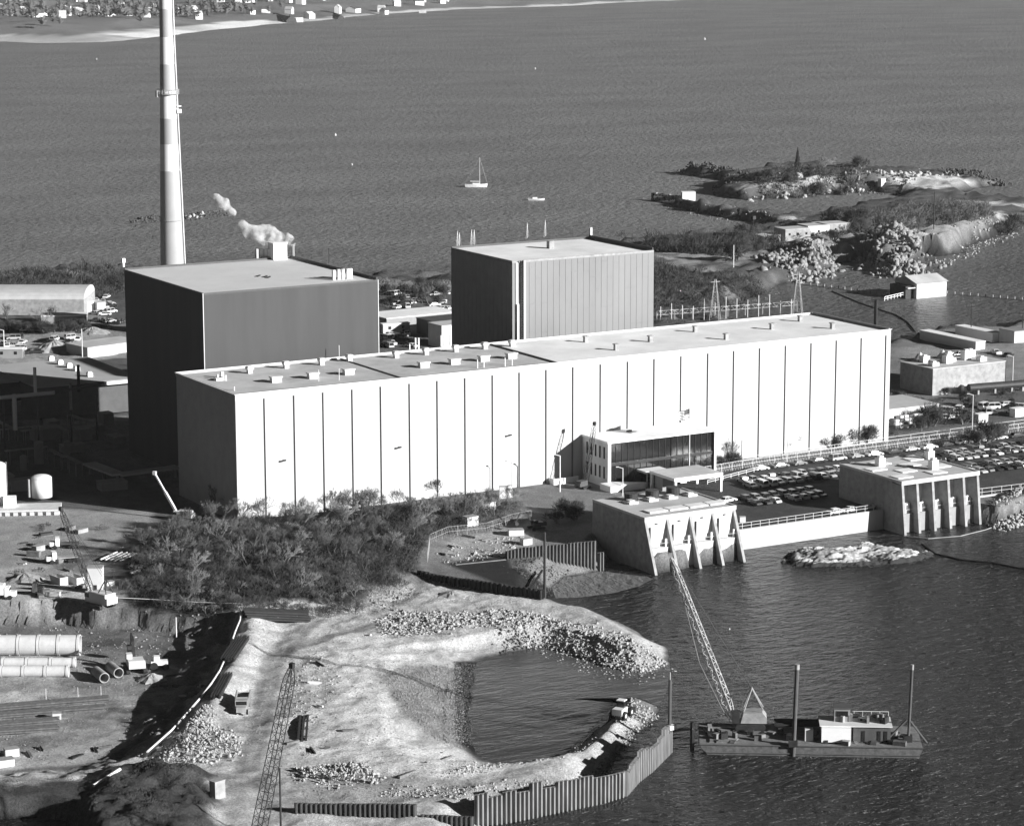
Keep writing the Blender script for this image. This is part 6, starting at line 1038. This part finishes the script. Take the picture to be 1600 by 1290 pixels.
for i in range(16): x = R7.uniform(c0x+4, c2x-.5); y = R7.uniform(4.5, 8); MB().obox((x, y, DK+3.2), R7.uniform(.5, 1.8), R7.uniform(.4, 1), R7.uniform(.4, 1.3), R7.uniform(0, 3)).obj('deck_gear', M[R7.choice(('dark', 'offw', 'grey', 'dgrey'))], barge)
m = MB()
for x in np.linspace(c0x, c2x, 9): m.bar((x, 8.4, DK+3.2), (x, 8.4, DK+4.2), .05, n=4)
m.bar((c0x, 8.4, DK+4.2), (c2x, 8.4, DK+4.2), .05, n=4); m.obj('roof_railing', M['offw'], barge)
for i in range(5): x = 14+i*.0; MB().bar((14, 8.5+i*.6, DK+1.2+.1*i), (26, 8.5+i*.6, DK+1.2+.1*i), .22, n=6).obj('stacked_pipe', M['dark'], barge)
x, y = loc(1262, 1145); MB().obox((x, 3.5, DK), 1.5, 1.4, 2.3).obj('winch_hut', M['offw'], barge)
for i in range(44): x = R7.uniform(1, BL-2); y = R7.uniform(.6, 9); MB().obox((x, y, DK), R7.uniform(.4, 2.4), R7.uniform(.3, 1.2), R7.uniform(.2, 1.3), R7.uniform(0, 3)).obj('deck_gear', M[R7.choice(('dark', 'black', 'dark', 'wood', 'dgrey', 'rust', 'conc'))], barge)
MB().extr([(1.8, DK+.02), (8, DK+.02), (9.6, DK+.02), (2, DK+.3)], 'y', 1, 4).obj('deck_mat', M['wood'], barge)
# crane on the barge (stands on it: a thing of its own)
cx_, cy_ = loc(1172, 1136); qc = B0+bx*cx_+by*max(4.5, cy_)+np.array([0, 0, DK+.06]); tip = WD(1048, 870, qc+by*1.0); foot = WD(1146, 1128, qc); t = thing('deck_crane', 'lattice boom crane standing on the left half of the barge', 'crane', qc, ba)
def lc(v): v = np.array(v)-qc; return Vector((float(v@bx), float(v@by), float(v[2])))
f_, tp = lc(foot), lc(tip); f_.z = max(1.4, f_.z); tracks(t, 5.6, 3.8, 1.1, .8)
MB().extr([(-1.8, 1.2), (3.0, 1.2), (3.0, 2.3), (2.2, 3.3), (-1.3, 3.1)], 'y', -1.6, 1.6).obj('engine_house', M['conc'], t); MB().box(-3.4, -2.0, -1.5, -.3, 1.1, 3.4).obj('cab', M['dark'], t); MB().box(-2.4, 2.4, -1.3, 1.3, 1.0, 1.2).obj('turntable', M['dark'], t)
MB().lattice(f_, tp, 1.5, .95, 26, .085).obj('boom', M['offw'], t); MB().obox((tp.x, tp.y, tp.z-.3), .7, .6, 1.1).obj('boom_head', M['conc'], t)
ap = Vector((.2, 0, 7.6))
for s in (-1, 1): MB().bar((-1.2, s*1.2, 3.5), ap+Vector((0, s*.4, 0)), .14, n=5).bar((2.4, s*1.2, 3.6), ap+Vector((0, s*.4, 0)), .12, n=5).obj('gantry_leg', M['conc'], t)
for s in (-.3, .3): MB().bar(ap+Vector((0, s, 0)), tp+Vector((0, s, 0)), .035, n=3).obj('pendant_line', M['dgrey'], t)
MB().path([tp+Vector((.6, -.4, -.5)), f_.lerp(tp, .35)+Vector((-2.2, -.4, 0)), f_+Vector((-2.0, -.4, 2)), f_+Vector((-.4, -.4, -.6))], .06, n=4).obj('hoist_line', M['conc'], t)
q = W(1046, 1168, SEA); t = thing('guide_pile', 'tall dark guide pile at the right end of the curving sheet pile wall', 'pile', q); MB().bar((0, 0, -2), (0, 0, 13.0), .3, n=8).obj('shaft', M['dgrey'], t); MB().bar((0, 0, 13), (0, 0, 14.4), .12, n=6).obj('tip', M['conc'], t)
MB().obox((.2, -.2, 3.6), 1.4, 1.2, .8).obj('collar', M['offw'], t)
q0 = W(1049, 1142, SEA+3); q1 = WD(1080, 1108, B0); MB().bar(q0, B0+np.array([0, 2, DK+2.4]), .22, n=5).obj('spar', M['dgrey'], None, label='diagonal spar between the guide pile and the barge', cat='spar')
# float line by the further pump house
MB().path([np.array([*W(a, c, SEA)[:2], SEA+.12]) for a, c in ((1412, 838), (1450, 842), (1500, 838), (1540, 828), (1575, 815), (1600, 806))], .12, n=5).obj('oil_boom', M['conc'], None, label='curved float line in the water in front of the further pump house', cat='boom')
MB().path([np.array([*W(a, c, SEA)[:2], SEA+.15]) for a, c in ((1440, 850), (1462, 866), (1500, 875), (1550, 880), (1590, 888), (1610, 890))], .22, n=5).obj('oil_boom', M['black'], None, label='black float line trailing right from the further pump house', cat='boom')
# ================= air =================
hz = bpy.data.materials.new('haze'); hz.use_nodes = True; t = hz.node_tree; t.nodes.remove(t.nodes['Principled BSDF']); pv = t.nodes.new('ShaderNodeVolumePrincipled'); pv.inputs['Color'].default_value = (.9, .9, .9, 1); pv.inputs['Density'].default_value = .000020; pv.inputs['Anisotropy'].default_value = 0
t.links.new(pv.outputs[0], t.nodes['Material Output'].inputs['Volume']); MB().box(-9500, 16500, -3500, 30500, -60, 170).obj('haze', hz, None, kind='stuff')
